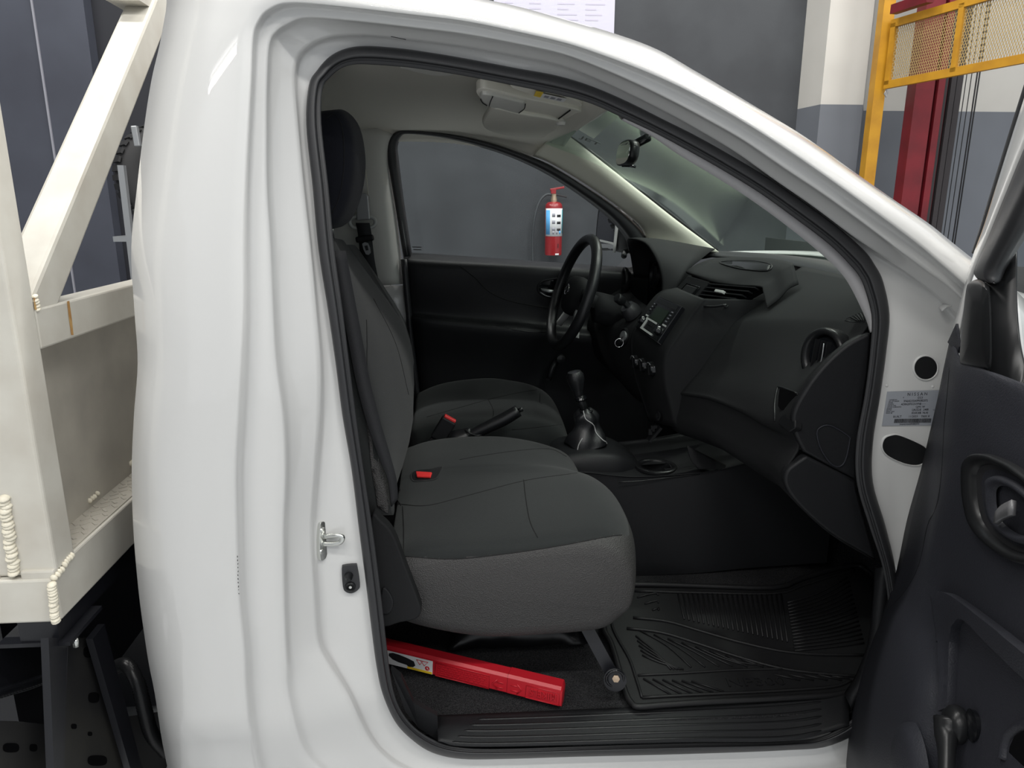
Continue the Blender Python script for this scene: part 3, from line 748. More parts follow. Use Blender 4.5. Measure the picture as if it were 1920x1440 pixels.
tube('mirror_stalk', [mc - mn * .02, at(1188, 272, .84), ], 0.006, 'plastic_smooth', M_)
tube('mirror_arm', [at(1187, 273, .84), at(1192, 270, .835), at(1216, 257, .82), at(1222, 254, .82)], [.008, .0125, .0125, .008], 'plastic_gloss', M_, n=14)
tube('mirror_foot', [at(1220, 255, .82), at(1232, 254, .82), at(1246, 262, .80)], [.006, .008, .01], 'plastic_gloss', M_, k=3)
tube('dimming_lever', [mc + V((-.005, 0, -.034)), at(1182, 311, .82), at(1192, 313, .82)], 0.0035, 'plastic_gloss', M_)
# far belt
BX = empty('seat_belt', at(685, 420, 1.44), TRUCK, label='driver seat belt hanging from the far pillar')
prism('height_adjuster', [at(x, y, 1.375) for x, y in ((668, 366), (672, 362), (686, 362), (690, 367), (694, 412), (668, 414))], (0, .05, 0), 'metal_grey', BX, bevel=0.004)
rg = c2([(657, 411), (668, 406), (690, 406), (702, 411), (703, 421), (693, 427), (667, 428), (657, 421)], 4, True)
tube('belt_guide', [at(x, y, 1.39) for x, y in rg], 0.0065, 'silver_plastic', BX, closed=True)
def strap(name, lst, w, par, mat='webbing', wd=(1, 0, 0)):
    pts = cr([V(p) for p in lst], 6); wd = V(wd).normalized()
    rows_ = [[p - wd * (w / 2) for p in pts], [p + wd * (w / 2) for p in pts]]
    return surf(name, rows_, mat, par, solid=0.003)
strap('webbing', [at(680, 418, 1.385), at(684, 440, 1.385), at(690, 490, 1.39), at(700, 540, 1.40), at(706, 590, 1.40)], .048, BX)
bar('stop_clip', at(667, 450, 1.375), at(701, 445, 1.375), .018, .022, 'plastic_smooth', BX, bevel=.006)
tg = c2([(679, 457), (690, 456), (695, 474), (686, 477)], 2, True)
prism('latch_tongue', [at(x, y, 1.375) for x, y in tg], (0, .004, 0), 'metal_grey', BX)
prism('latch_slot', [at(x, y, 1.374) for x, y in ((683, 461), (689, 460), (691, 469), (686, 470))], (0, .002, 0), 'print_shade_black', BX)
tube('trim_recess', [hit(BP, x, y, .001)[0] for x, y in c2([(672, 360), (674, 318), (680, 313), (686, 320), (694, 400)], 4)], 0.0018, 'trim_cream', BX, n=6)

# ------------------------------------------------------------------ seats
def section(Y, xb, xf, zb, zm, zf, zbot, s=1.0):
    P = [(xb, zb - .035), (xb + .03, zb - .004), (xb + .12, (zb + zm) / 2 + .006), (xb + .26, zm), (xf - .16, (zm + zf) / 2 + .003), (xf - .085, zf - .004), (xf - .035, zf - .030), (xf - .008, zf - .075),
         (xf, zf - .13), (xf - .008, zf - .175), (xf - .035, zbot + .035), (xf - .08, zbot + .008), (xf - .2, zbot), (xb + .2, zbot + .002), (xb + .05, zbot + .04), (xb, zbot + .08)]
    cx = sum(p[0] for p in P) / len(P); cz = sum(p[1] for p in P) / len(P)
    return [V((cx + (x - cx) * (1 - (1 - s) * .35), Y, cz + (z - cz) * s)) for x, z in P]
PS = empty('passenger_seat', (0.1, 0.53, 0.40), TRUCK, label='wide dark grey cloth passenger bench seat nearest the open door')
NC = [(.205, -.16, .375, .775, .788, .795, .575, .80), (.212, -.16, .384, .776, .79, .80, .57, .93), (.226, -.17, .388, .778, .793, .806, .562, .99), (.26, -.18, .398, .785, .803, .822, .555, 1), (.34, -.18, .412, .79, .815, .836, .55, 1), (.46, -.18, .412, .80, .826, .842, .55, 1),
      (.545, -.18, .398, .815, .833, .838, .55, 1), (.585, -.18, .372, .822, .842, .834, .56, 1), (.61, -.18, .352, .827, .848, .832, .56, 1), (.68, -.18, .345, .835, .858, .838, .565, 1), (.76, -.18, .342, .838, .861, .838, .565, 1), (.82, -.18, .334, .836, .856, .825, .57, .98), (.845, -.18, .325, .832, .85, .815, .58, .86)]
def split_cushion(slices, par, mat_top, mat_side, edge, limit=.5, side_name='side_panel', **kw):
    """upholstered block cut into its cloth top and its vinyl sides"""
    rows_ = refine(slices, 6, 8, False, True); n_ = len(rows_[0]); vs = [p for r in rows_ for p in r]
    fs = gridfaces(len(rows_), n_, False, True) + [tuple(range(n_))[::-1], tuple(range((len(rows_) - 1) * n_, len(rows_) * n_))]
    c_ = sum(vs, V((0, 0, 0))) / len(vs); top_, side_ = [], []
    for f in fs:
        q = [vs[i] for i in f]; nn = (q[1] - q[0]).cross(q[-1] - q[0])
        if len(f) > 4: side_.append(f); continue
        nn = (q[2] - q[0]).cross(q[3] - q[1]).normalized(); m_ = sum(q, V((0, 0, 0))) / 4
        if nn.dot(m_ - c_) < 0: nn = -nn
        if m_.y < .30 and nn.y < .2:
            px_, py_ = proj(m_); (top_ if py_ < sec_x(edge, px_) else side_).append(f)
        else:
            (top_ if nn.z > limit else side_).append(f)
    def sub_(name, ff, mt, **k2):
        used = sorted({i for f in ff for i in f}); ix = {v: k for k, v in enumerate(used)}
        return mesh(name, [vs[i] for i in used], [tuple(ix[i] for i in f) for f in ff], mt, par, **k2)
    t_ = sub_('cushion', top_, mat_top); sub_(side_name, side_, mat_side, **kw)
    _bvh[t_.name] = BVHTree.FromPolygons(vs, fs)
    return t_
CU = split_cushion([section(*a) for a in NC], PS, 'fabric', 'vinyl', [(700, 1040), (757, 1043), (850, 1048), (950, 1038), (1050, 1023), (1140, 1006), (1166, 1003), (1200, 1003)], label='woven vinyl sides of the cushion')
def resample(pts, n):
    L = [0]
    for a, b in zip(pts, pts[1:]): L.append(L[-1] + (b - a).length)
    out = []
    for i in range(n):
        t = L[-1] * i / (n - 1); k = 0
        while k < len(L) - 2 and L[k + 1] < t: k += 1
        f_ = (t - L[k]) / max(1e-9, L[k + 1] - L[k]); out.append(pts[k].lerp(pts[k + 1], min(1, f_)))
    return out
def backrest(cols, name, par, mat, thick=.13, zlow=None):
    sl = []
    for Y, lst, th in cols:
        fr = resample(cr([at(x, y, Y) for x, y in lst], 6), 12)
        bk = [p + V((-th * (1.0 if 1 < i < 11 else .75), 0, 0)) for i, p in enumerate(fr)]
        fr = [p for p in fr]
        sl.append(fr + bk[::-1])
    return loft(name, sl, mat, par, nu=4)
BK = backrest([(.225, [(735, 965), (716, 900), (696, 800), (676, 700), (661, 600), (645, 530)], .06),
               (.235, [(738, 965), (722, 900), (702, 800), (682, 700), (665, 600), (642, 510)], .10),
               (.27, [(740, 955), (735, 900), (722, 800), (700, 700), (675, 600), (640, 490)], .13),
               (.36, [(738, 940), (745, 880), (748, 800), (728, 700), (695, 600), (632, 462)], .14),
               (.52, [(738, 915), (758, 865), (773, 790), (768, 725), (742, 648), (690, 560), (628, 448)], .15),
               (.70, [(740, 890), (764, 835), (775, 760), (770, 690), (745, 620), (700, 545), (634, 448)], .15),
               (.82, [(742, 872), (766, 815), (775, 745), (775, 685), (770, 640), (748, 592), (714, 546), (645, 452)], .14),
               (.85, [(735, 866), (756, 810), (762, 745), (762, 688), (754, 643), (732, 600), (700, 556), (650, 470)], .09)], 'backrest', PS, 'fabric')
hr = [(628, 428), (650, 402), (664, 362), (671, 312), (669, 268), (660, 226), (643, 203), (622, 201)]
hs = []
for Y, s in ((.385, .5), (.395, .8), (.42, .95), (.50, 1.0), (.58, .95), (.605, .8), (.615, .5)):
    fr = [at(x, y, .42) for x, y in hr]; fr = [V((p.x, Y, p.z)) for p in fr]
    bk = [p + V((-.10 if 0 < i < 7 else -.075, 0, -.01)) for i, p in enumerate(fr)]
    c = sum(fr + bk, V((0, 0, 0))) / 16
    hs.append([V((c.x + (p.x - c.x) * s, p.y, c.z + (p.z - c.z) * s)) for p in fr + bk[::-1]])
HR = loft('headrest', hs, 'fabric_navy', PS, nu=3, nv=3)
for y_ in (.46, .56):
    tube('headrest_post', [V((-.31, y_, 1.40)), V((-.315, y_, 1.56))], .006, 'chrome', PS)
seam('stitching', HR, [(612, 222), (626, 214), (640, 236), (645, 280), (643, 330), (634, 375), (622, 400)], .0012, 'seam', PS)
for lst in ([(757, 1043), (850, 1048), (950, 1038), (1050, 1023), (1140, 1006), (1166, 1003)],
            [(747, 945), (800, 948), (870, 931), (985, 901), (1082, 887)], [(982, 899), (986, 935), (994, 978), (1008, 1008)],
            [(862, 862), (900, 855), (970, 845), (1030, 842), (1062, 856)], [(752, 948), (742, 930), (738, 900)], [(757, 1040), (757, 990), (755, 950)]):
    seam('stitching', CU, lst, .0013, 'seam', PS)
for lst in ([(687, 600), (688, 640), (690, 705), (712, 800), (730, 880)], [(700, 560), (742, 645), (766, 740)]):
    seam('stitching', BK, lst, .0012, 'seam', PS)
skin('bolster_panel', BK, [(682, 722), (690, 722), (712, 800), (728, 880), (733, 945), (727, 962), (708, 950), (697, 880), (688, 800)], 'vinyl', PS, label='woven vinyl bolster panel')
rc = c2([(696, 972), (715, 978), (738, 1005), (760, 1062), (785, 1128), (789, 1150), (778, 1162), (750, 1168), (712, 1172), (700, 1100)], 4, True)
prism('recliner_cover', [at(x, y, .175) for x, y in rc], (0, .035, 0), 'plastic_soft', PS, bevel=.012, seg=4, smooth=True, autosmooth=60)
prism('recliner_lever', [at(x, y, .170) for x, y in c2([(716, 1105), (728, 1108), (738, 1130), (730, 1150), (715, 1148)], 3, True)], (0, .012, 0), 'plastic', PS, bevel=.004)
lathe('bolt_head', [(0.001, -.003), (.006, -.002), (.007, 0), (0.001, .001)], at(733, 1024, .172), (0, 1, 0), 'chrome', PS, n=12) if False else None
bar('seat_leg', at(1098, 1172, .27), at(1152, 1272, .24), .012, .030, 'black_metal', PS, up=(1, 0, 0.4))
lathe('leg_foot', [(0.001, 0), (.025, 0), (.027, .004), (.027, .012), (.015, .016), (0.001, .016)], at(1153, 1272, .225), (-.2, -1, .3), 'black_metal', PS, n=24)
lathe('leg_bolt', [(0.001, 0), (.009, 0), (.009, .004), (0.001, .006)], at(1155, 1272, .207), (-.2, -1, .3), 'brass', PS, n=6)
tube('foot_ring', [at(1153, 1272, .21) + V((math.cos(a) * .021, 0, math.sin(a) * .021)) for a in [i * math.pi / 8 for i in range(16)]], .003, 'plastic_gloss', PS, closed=True)
# buckle sunk in the bench
bk_ = [(772, 888), (786, 882), (808, 880), (826, 876), (829, 880), (818, 898), (795, 902), (775, 902)]
patch('buckle_well_shade', CU, bk_, .001, 'print_shade_black', PS, k=3)  # surface patch; the shade of the well is only its black colour
seam('well_edge', CU, bk_, .0022, 'fabric', PS, closed=True)
a_, n_ = hit(CU, 797, 893)
prism('buckle_button', [hit(CU, x, y, .003)[0] for x, y in ((781, 888), (811, 890), (808, 899), (783, 898))], n_ * .006, 'red_button', PS, bevel=.002, label='red seat belt release button')
# strap over the near bolster
SA = c2([(622, 470), (638, 560), (653, 640), (669, 722), (690, 800), (712, 862), (727, 900), (734, 950)], 5); SB = c2([(648, 470), (665, 560), (680, 640), (694, 716), (713, 790), (732, 855), (743, 898), (746, 935)], 5)
surf('belt_strap', [[at(*q, .213) for q in SA], [at(*q, .222) for q in SB]], 'webbing', PS, solid=.003, label='black seat belt strap lying along the backrest')
# driver seat
DS = empty('driver_seat', (0.1, 1.22, 0.40), TRUCK, label='dark cloth driver seat behind the bench')
DCS = [(.985, -.17, .335, .81, .815, .80, .64, .82), (1.0, -.17, .352, .82, .828, .815, .625, .95), (1.04, -.18, .360, .825, .84, .828, .62, 1), (1.15, -.18, .368, .825, .842, .828, .62, 1), (1.28, -.18, .368, .83, .85, .84, .62, 1), (1.37, -.18, .355, .845, .875, .862, .62, 1), (1.42, -.18, .325, .85, .89, .868, .63, .98), (1.445, -.18, .28, .84, .87, .85, .65, .85)]
DC = loft('cushion', [section(*a) for a in DCS], 'fabric', DS, nu=3, nv=3)
for lst in ([(800, 782), (870, 762), (920, 748), (980, 735), (1028, 728)], [(915, 748), (925, 770), (922, 792)], [(960, 806), (1010, 801), (1052, 796)]):
    seam('stitching', DC, lst, .0013, 'seam', DS)
backrest([(1.0, [(765, 760), (766, 707), (768, 660), (745, 600), (705, 545), (650, 470)], .09), (1.06, [(768, 765), (773, 707), (775, 662), (753, 600), (715, 545), (655, 460)], .13), (1.25, [(768, 745), (770, 690), (768, 650), (752, 600), (714, 540), (665, 460)], .13), (1.40, [(768, 730), (772, 680), (770, 645), (758, 600), (722, 540), (675, 470)], .11)], 'backrest', DS, 'fabric')
loft('headrest', [[V((-.46 + .05 * s * math.cos(a), Y, 1.60 + .10 * s * math.sin(a))) for a in [i * math.pi / 8 for i in range(16)]] for Y, s in ((1.10, .5), (1.12, .9), (1.22, 1), (1.32, .9), (1.34, .5))], 'fabric_navy', DS, nu=3)
tube('headrest_post', [V((-.42, 1.18, 1.40)), V((-.44, 1.18, 1.55))], .006, 'chrome', DS)
# ------------------------------------------------------------------ far (driver) door
DD = empty('driver_door', (0.2, 1.5, 0.5), TRUCK, label='closed driver door with black inner panel')
fo = [(757, 482), (741, 380), (728, 300), (727, 268), (740, 250), (760, 244), (827, 250), (893, 262), (960, 282), (1027, 308), (1093, 347), (1160, 393), (1200, 430), (1215, 455)]
fi = [(772, 480), (757, 380), (747, 300), (745, 273), (753, 257), (768, 252), (827, 258), (893, 273), (960, 295), (1027, 327), (1093, 370), (1143, 410), (1172, 445), (1180, 470)]
def band(name, A, B, YA, YB, mat, par, k=4, **kw):
    A, B = c2(A, k), c2(B, k)
    rws = [[at(*a, YA) for a in A], [at(*lp2(a, b, .15), YA - .012) for a, b in zip(A, B)], [at(*lp2(a, b, .7), YA - .004) for a, b in zip(A, B)], [at(*b, YB) for b in B]]
    return surf(name, rws, mat, par, **kw)
band('window_frame', fo, fi, 1.50, 1.545, 'rubber', DD, solid=.004)
surf('frame_edge', [[at(*q, 1.492) for q in ((731, 288), (741, 360), (751, 420), (759, 478))], [at(*q, 1.492) for q in ((734, 287), (744, 360), (755, 420), (764, 478))]], 'white_paint', DD, nv=3, solid=.002)
gl = [at(*q, 1.55) for q in c2(fi + [(1110, 510), (772, 495)], 3, True)]
mesh('window_pane', gl, [tuple(range(len(gl)))], 'side_glass', DD, smooth=False)
def rowp(y, xs, Ys): return [at(x, y, Y) for x, Y in zip(xs, Ys)]
pr = []
for y, x0, dy, Ys in ((474, 757, 20, (1.57, 1.56, 1.55, 1.54, 1.54, 1.54)), (483, 757, 18, (1.52, 1.50, 1.49, 1.48, 1.48, 1.48)), (494, 758, 16, (1.50, 1.465, 1.455, 1.45, 1.45, 1.45)), (530, 761, 14, (1.50, 1.46, 1.455, 1.46, 1.46, 1.46)), (575, 765, 22, (1.50, 1.475, 1.47, 1.47, 1.475, 1.475)),
                       (589, 768, 26, (1.50, 1.47, 1.465, 1.455, 1.46, 1.46)), (594, 770, 27, (1.50, 1.425, 1.415, 1.41, 1.42, 1.42)), (604, 772, 28, (1.50, 1.415, 1.40, 1.395, 1.405, 1.41)), (640, 776, 26, (1.50, 1.43, 1.42, 1.42, 1.43, 1.43)), (690, 781, 10, (1.50, 1.45, 1.445, 1.445, 1.45, 1.45)), (740, 786, 0, (1.50, 1.46, 1.455, 1.455, 1.46, 1.46)), (880, 790, 0, (1.50, 1.47, 1.46, 1.46, 1.46, 1.46))):
    xs_ = (x0, x0 + 12, 860, 960, 1060, 1230)
    pr.append([at(x, y + dy * max(0, x - 770) / 290, Y) for x, Y in zip(xs_, Ys)])
DP = surf('door_panel', pr, 'plastic', DD, nu=3, nv=5, solid=.004)
seam('panel_crease', DP, [(860, 498), (890, 520), (915, 545), (950, 562), (1000, 573), (1040, 578)], .003, 'seam', DD)
seam('armrest_edge', DP, [(785, 596), (850, 602), (905, 608), (990, 622), (1030, 622)], .003, 'plastic_smooth', DD)
skin('pull_pocket_shade', DP, [(912, 607), (965, 613), (970, 617), (962, 620), (912, 613), (908, 610)], 'print_shade_black', DD, k=2, step=6)  # thin layer on the panel, pocket shade painted black
seam('pocket_rim', DP, [(912, 606), (965, 612), (971, 617), (962, 621), (912, 614), (908, 610)], .0022, 'plastic_smooth', DD, closed=True, k=3)
hh = [(1008, 540), (1014, 529), (1028, 524), (1052, 524), (1056, 545), (1050, 558), (1030, 557), (1014, 551)]
skin('handle_recess', DP, hh, 'plastic_gloss', DD, k=3, step=6)
seam('handle_rim', DP, hh, .005, 'plastic_smooth', DD, closed=True, k=4)
surf('release_lever', [[at(1014, 541, 1.43), at(1030, 543, 1.425), at(1050, 546, 1.42)], [at(1016, 545, 1.425), at(1030, 549, 1.42), at(1050, 549, 1.42)]], 'metal_grey', DD, solid=.004)
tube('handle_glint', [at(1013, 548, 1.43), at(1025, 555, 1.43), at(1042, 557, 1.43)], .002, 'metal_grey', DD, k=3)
tube('window_crank', [at(1050, 668, 1.42), at(1036, 690, 1.40), at(1030, 710, 1.40)], .011, 'plastic_smooth', DD, k=3)
lathe('crank_knob', [(0.001, 0), (.015, 0), (.018, .01), (.016, .03), (0.001, .034)], at(1050, 671, 1.41), (0, -1, 0), 'plastic_smooth', DD)
lathe('crank_hub', [(0.001, 0), (.012, 0), (.014, .008), (0.001, .012)], at(1030, 711, 1.41), (0, -1, 0), 'plastic_smooth', DD)
tube('door_seal', [at(*q, 1.455) for q in ((757, 486), (764, 560), (771, 640), (780, 720), (790, 800))], .012, 'rubber', DD, k=4)
text('glass_mark', 'AS2', at(774, 466, 1.548), (1, 0, 0), (0, 0, 1), .014, 'print_shade_black', DD) if False else None
for k in range(2):
    a, b = at(773 + 2 * k, 463 + 5 * k, 1.547), at(790, 463.5 + 5 * k, 1.547)
    bar('glass_mark', a, b, .0015, .003, 'print_shade_black', DD)
# far outside mirror
SM = empty('side_mirror', at(1150, 430, 1.75), TRUCK, label='driver side mirror outside the far window')
mo = c2([(1121, 400), (1126, 391), (1140, 388), (1180, 392), (1188, 405), (1186, 440), (1178, 470), (1170, 474), (1140, 468), (1118, 462)], 4, True)
P0 = at(1150, 430, 1.80); N0 = V((-1, -.35, .05)).normalized()
loft('mirror_case', [[atp(x, y, P0, N0) + N0 * -d_ for x, y in [(1150 + (x - 1150) * s, 430 + (y - 430) * s) for x, y in mo]] for d_, s in ((0.0, 1), (.02, 1.04), (.05, .98), (.08, .7))], 'plastic_smooth', SM)
mgo = c2([(1124, 402), (1130, 395), (1142, 392), (1156, 394), (1158, 430), (1152, 468), (1140, 465), (1120, 460)], 4, True)
prism('mirror_pane', [atp(x, y, P0, N0) + N0 * .001 for x, y in mgo], N0 * .002, 'mirror_glass', SM)
surf('mirror_trim', [[atp(x, y, P0, N0) + N0 * .004 for x, y in ((1157, 398), (1155, 430), (1151, 473))], [atp(x, y, P0, N0) + N0 * .004 for x, y in ((1162, 400), (1160, 430), (1155, 474))]], 'silver_plastic', SM, nv=3, solid=.004)
bar('mirror_trim', atp(1126, 451, P0, N0) + N0 * .003, atp(1152, 457, P0, N0) + N0 * .003, .004, .008, 'silver_plastic', SM)
tube('mirror_mount', [at(1172, 468, 1.75), at(1170, 480, 1.68)], .012, 'plastic_smooth', SM)

# ------------------------------------------------------------------ dashboard
DB = empty('dashboard', (0.8, 0.85, 0.9), TRUCK, label='black moulded dashboard with glove box, vents and radio')
COLS = [
 (.165, [(1606,530),(1622,575),(1628,612),(1612,632),(1563,667),(1515,722),(1489,770),(1488,798),(1500,838),(1480,874),(1474,898),(1490,935),(1560,1000),(1642,1049)]),
 (.19, [(1600,524),(1614,570),(1612,614),(1596,638),(1548,678),(1502,730),(1476,776),(1474,802),(1486,830),(1468,866),(1463,890),(1476,922),(1545,982),(1620,1025)]),
 (.27, [(1580,518),(1585,562),(1568,614),(1545,645),(1505,695),(1466,742),(1444,780),(1441,797),(1450,806),(1440,846),(1436,868),(1446,892),(1510,940),(1580,975)]),
 (.40, [(1530,508),(1525,555),(1500,609),(1476,642),(1440,690),(1410,732),(1395,760),(1391,770),(1396,776),(1390,818),(1385,842),(1392,862),(1450,900),(1520,930)]),
 (.55, [(1490,501),(1470,548),(1430,607),(1408,640),(1378,690),(1352,722),(1338,742),(1334,747),(1338,752),(1332,787),(1328,808),(1336,828),(1385,855),(1440,875)]),
 (.66, [(1455,495),(1432,545),(1384,610),(1358,648),(1330,694),(1308,722),(1298,736),(1295,740),(1298,745),(1294,776),(1291,796),(1298,816),(1335,832),(1380,845)]),
 (.76, [(1425,490),(1402,540),(1340,618),(1312,655),(1290,696),(1272,720),(1264,732),(1262,736),(1264,740),(1261,768),(1259,786),(1266,806),(1296,818),(1330,826)]),
]
drows = []
for Y, l in COLS:
    p2 = at(*l[2], Y); p0 = V((.975 - .10 * wsq(Y) ** 2 * .6, Y, 1.358))
    p1 = p2.lerp(p0, .42) + V((0, 0, .010)); p15 = p2.lerp(p0, .12) + V((0, 0, .006))
    drows.append([p0, p2.lerp(p0, .7) + V((0, 0, .007)), p1, p15, p2] + [at(x, y, Y) for x, y in l[3:]])
DT = surf('dash_body', drows, 'plastic_soft', DB, nu=4, nv=4, solid=.004, solid_off=-1)
# end cap next to the door, two pieces with a rounded edge
ec = [(1634, 623), (1597, 641), (1563, 668), (1530, 704), (1504, 742), (1490, 770), (1487, 790), (1493, 818), (1508, 848), (1560, 877), (1606, 901), (1606, 860), (1616, 780), (1628, 700)]
EC = prism('dash_end_cap', [at(x, y, .152) for x, y in c2(ec[:9], 5) + ec[9:]], (0, .02, 0), 'plastic', DB, bevel=.006, seg=3, smooth=True, autosmooth=50)
ec2 = [(1513, 855), (1484, 875), (1473, 890), (1474, 912), (1493, 941), (1533, 980), (1570, 1008), (1602, 1027), (1643, 1050), (1625, 985), (1607, 918), (1606, 902)]
prism('dash_end_cap', [at(x, y, .150) for x, y in c2(ec2[:9], 4) + ec2[9:]], (0, .025, 0), 'plastic', DB, bevel=.006, seg=3, smooth=True, autosmooth=50)
fc = c2([(1537, 802), (1557, 798), (1590, 817), (1593, 828), (1585, 863), (1573, 875), (1557, 868), (1540, 843), (1532, 815)], 4, True)
prism('fuse_cover', [at(x, y, .150) for x, y in fc], (0, .006, 0), 'plastic', DB, bevel=.002)
tube('cover_joint', [at(x, y, .1495) for x, y in fc], .0016, 'plastic_door', DB, closed=True, n=6)
seam('cap_highlight', EC, [(1597, 642), (1563, 669), (1531, 705), (1505, 743), (1491, 771)], .0016, 'plastic_smooth', DB) if False else None
# glove box and lower panel joints
seam('glovebox_joint', DT, [(1300, 744), (1340, 751), (1385, 771), (1440, 802), (1488, 832)], .0022, 'seam', DB)
seam('glovebox_joint', DT, [(1300, 744), (1318, 690), (1352, 640), (1390, 610)], .0009, 'plastic', DB)
seam('lower_panel_joint', DT, [(1498, 842), (1476, 868), (1462, 888), (1466, 905)], .0014, 'plastic_smooth', DB)
# small sticker and defroster grille on top
stk = skin('airbag_sticker', DT, [(1530, 547.5), (1553, 552.5), (1550, 557.5), (1527, 552)], 'sticker_white', DB, lift=.0008, step=5)
for k in range(3):
    skin('sticker_print', DT, [(1533 + 6 * k, 550 + 1.2 * k), (1537 + 6 * k, 550.8 + 1.2 * k), (1536 + 6 * k, 553 + 1.2 * k), (1532 + 6 * k, 552.2 + 1.2 * k)], 'print_grey', DB, lift=.0016, step=5)
gr = [(1587, 603), (1600, 595), (1620, 588), (1626, 587), (1627, 605), (1612, 606)]
plate('defroster_grille', DT, (1604, 599), gr, .01, 'print_shade_black', DB, lift=.003)  # flat black plate painting the shade between the grille slats
seam('grille_rim', DT, gr, .0018, 'plastic_smooth', DB, closed=True, k=2, lift=.003)
for k in range(4):
    t = k / 3.5
    seam('grille_slat', DT, [(1598 + 6 * k, 597 - 2.2 * k), (1612 + 4 * k, 604.5)], .0016, 'plastic_smooth', DB, lift=.005)
# tray recess on the dash top
tr = [(1343, 492), (1356, 490), (1446, 489), (1520, 508), (1520, 514), (1440, 512), (1380, 504), (1345, 494)]
# round side vent
vc = at(1541, 668, .225); vax = V((-1, -.25, .10)).normalized()
vx, vy, vz = frame_of(vax)
def vring(r, h, n=40, sx=1.0, sy=1.0): return [vc + vz * h + vx * (r * sx * math.cos(2 * math.pi * k / n)) + vy * (r * sy * math.sin(2 * math.pi * k / n)) for k in range(n)]
loft('vent_bezel', [vring(.052, -.035), vring(.060, -.03), vring(.0625, -.004), vring(.061, .004), vring(.054, .006), vring(.047, 0), vring(.046, -.03)], 'plastic_smooth', DB, caps=False)
lathe('vent_barrel', [(0.001, .0), (.040, -.002), (.044, -.008), (.045, -.025), (.03, -.035), (0.001, -.035)], vc, vax, 'plastic_gloss', DB)
for k in (-1, 0, 1):
    obox('vent_vane', vc + vz * .003 + vx * (.018 * k), vx * .0012, vy * .034, vz * .006, 'plastic_smooth', DB)
tube('vent_edge', [vc + vz * .012 + vy * .03 + vx * .012, vc + vz * .014 + vx * .016, vc + vz * .012 - vy * .03 + vx * .01], .0012, 'metal_grey', DB, k=4, n=6)
# pocket below the vent
pk = [(1461, 733), (1466, 729), (1500, 741), (1500, 772), (1488, 775), (1462, 766), (1459, 755)]
plate('pocket_shade', DT, (1472, 752), pk, .02, 'recess_shade', DB, lift=.016, k=2, nrm=(-1, -.12, .25))  # flat plate; the shade inside the pocket is put into its colour
seam('pocket_rim', DT, [(1457, 790), (1456, 760), (1460, 734), (1466, 728), (1500, 741)], .0025, 'plastic_smooth', DB, k=4, lift=.005)
plate('pocket_ledge', DT, (1470, 788), [(1459, 796), (1463, 780), (1484, 770), (1490, 773), (1490, 802), (1478, 810)], .02, 'plastic_smooth', DB, lift=.008, bevel=.003, nrm=(-1, -.12, .3))
# centre stack
SL = [(1268, 540, 1.0), (1240, 548, 1.0), (1217, 573, .99), (1200, 602, .98), (1189, 627, .97), (1188, 660, .96), (1194, 705, .95), (1206, 742, .94), (1222, 790, .93)]
SR = [(1318, 560, .70), (1306, 575, .70), (1290, 598, .705), (1272, 626, .705), (1250, 660, .71), (1245, 690, .715), (1247, 722, .72), (1254, 752, .725), (1266, 800, .73)]
scol = []
for a, b in zip(SL, SR):
    A, B = at(*a), at(*b)
    scol.append([A + V((.20, .01, 0)), A + V((.012, .004, 0)), A.lerp(B, .03), A.lerp(B, .5) + V((-.004, 0, 0)), A.lerp(B, .97), B + V((.010, -.004, 0)), B + V((.05, -.012, 0)), B + V((.22, -.03, 0))])
CS = surf('centre_stack', scol, 'plastic_soft', DB, nu=4, nv=3, solid=.003, solid_off=-1)
def quad(tl, tr_, br, bl, push=0.0):
    TL, TR, BR, BL = [at(*q) for q in (tl, tr_, br, bl)]
    n = (TR - TL).cross(BL - TL).normalized()
    if n.dot(CAM - TL) < 0: n = -n
    f_ = lambda u, v, d=0: (TL.lerp(TR, u)).lerp(BL.lerp(BR, u), v) + n * (d + push)
    return f_, n
rf, rn = quad((1241, 560, .965), (1285, 579, .745), (1239, 647, .745), (1198, 618, .965), .008)
def rq(name, u0, u1, v0, v1, d0, d1, mat, par, **kw):
    return prism(name, [rf(u0, v0, d0), rf(u1, v0, d0), rf(u1, v1, d0), rf(u0, v1, d0)], rn * (d1 - d0), mat, par, **kw)
rq('radio', 0, 1, 0, 1, -.01, .006, 'plastic_gloss', DB, bevel=.002, label='black car radio with green display')
rq('disc_slot', .08, .92, .05, .15, .006, .0075, 'plastic_smooth', DB)
rq('radio_display', .24, .74, .24, .60, .006, .0075, 'lcd', DB)
rq('radio_trim', .17, .62, .615, .66, .006, .009, 'silver_plastic', DB)
rq('radio_trim', .20, .26, .66, .93, .006, .009, 'silver_plastic', DB)
rq('radio_trim', .20, .72, .90, .95, .006, .009, 'silver_plastic', DB)
rq('radio_trim', .06, .16, .56, .60, .006, .008, 'silver_plastic', DB)
rq('radio_trim', .82, .95, .56, .60, .006, .008, 'silver_plastic', DB)
for k in range(6): rq('preset_button', .30 + .085 * k, .37 + .085 * k, .68, .76, .006, .0085, 'plastic_smooth', DB)
for k in range(4): rq('radio_button', .05, .14, .20 + .085 * k, .26 + .085 * k, .006, .0085, 'plastic_smooth', DB)
for k in range(4): rq('radio_button', .82, .94, .20 + .085 * k, .26 + .085 * k, .006, .0085, 'plastic_smooth', DB)
for k in range(4): rq('button_mark', .85, .91, .215 + .085 * k, .235 + .085 * k, .0087, .009, 'print_grey', DB)
for k in range(3): rq('button_mark', .075, .115, .215 + .085 * k, .235 + .085 * k, .0087, .009, 'print_grey', DB)
for k in range(4): rq('radio_key', .31 + .10 * k, .40 + .10 * k, .79, .88, .006, .008, 'plastic_smooth', DB)
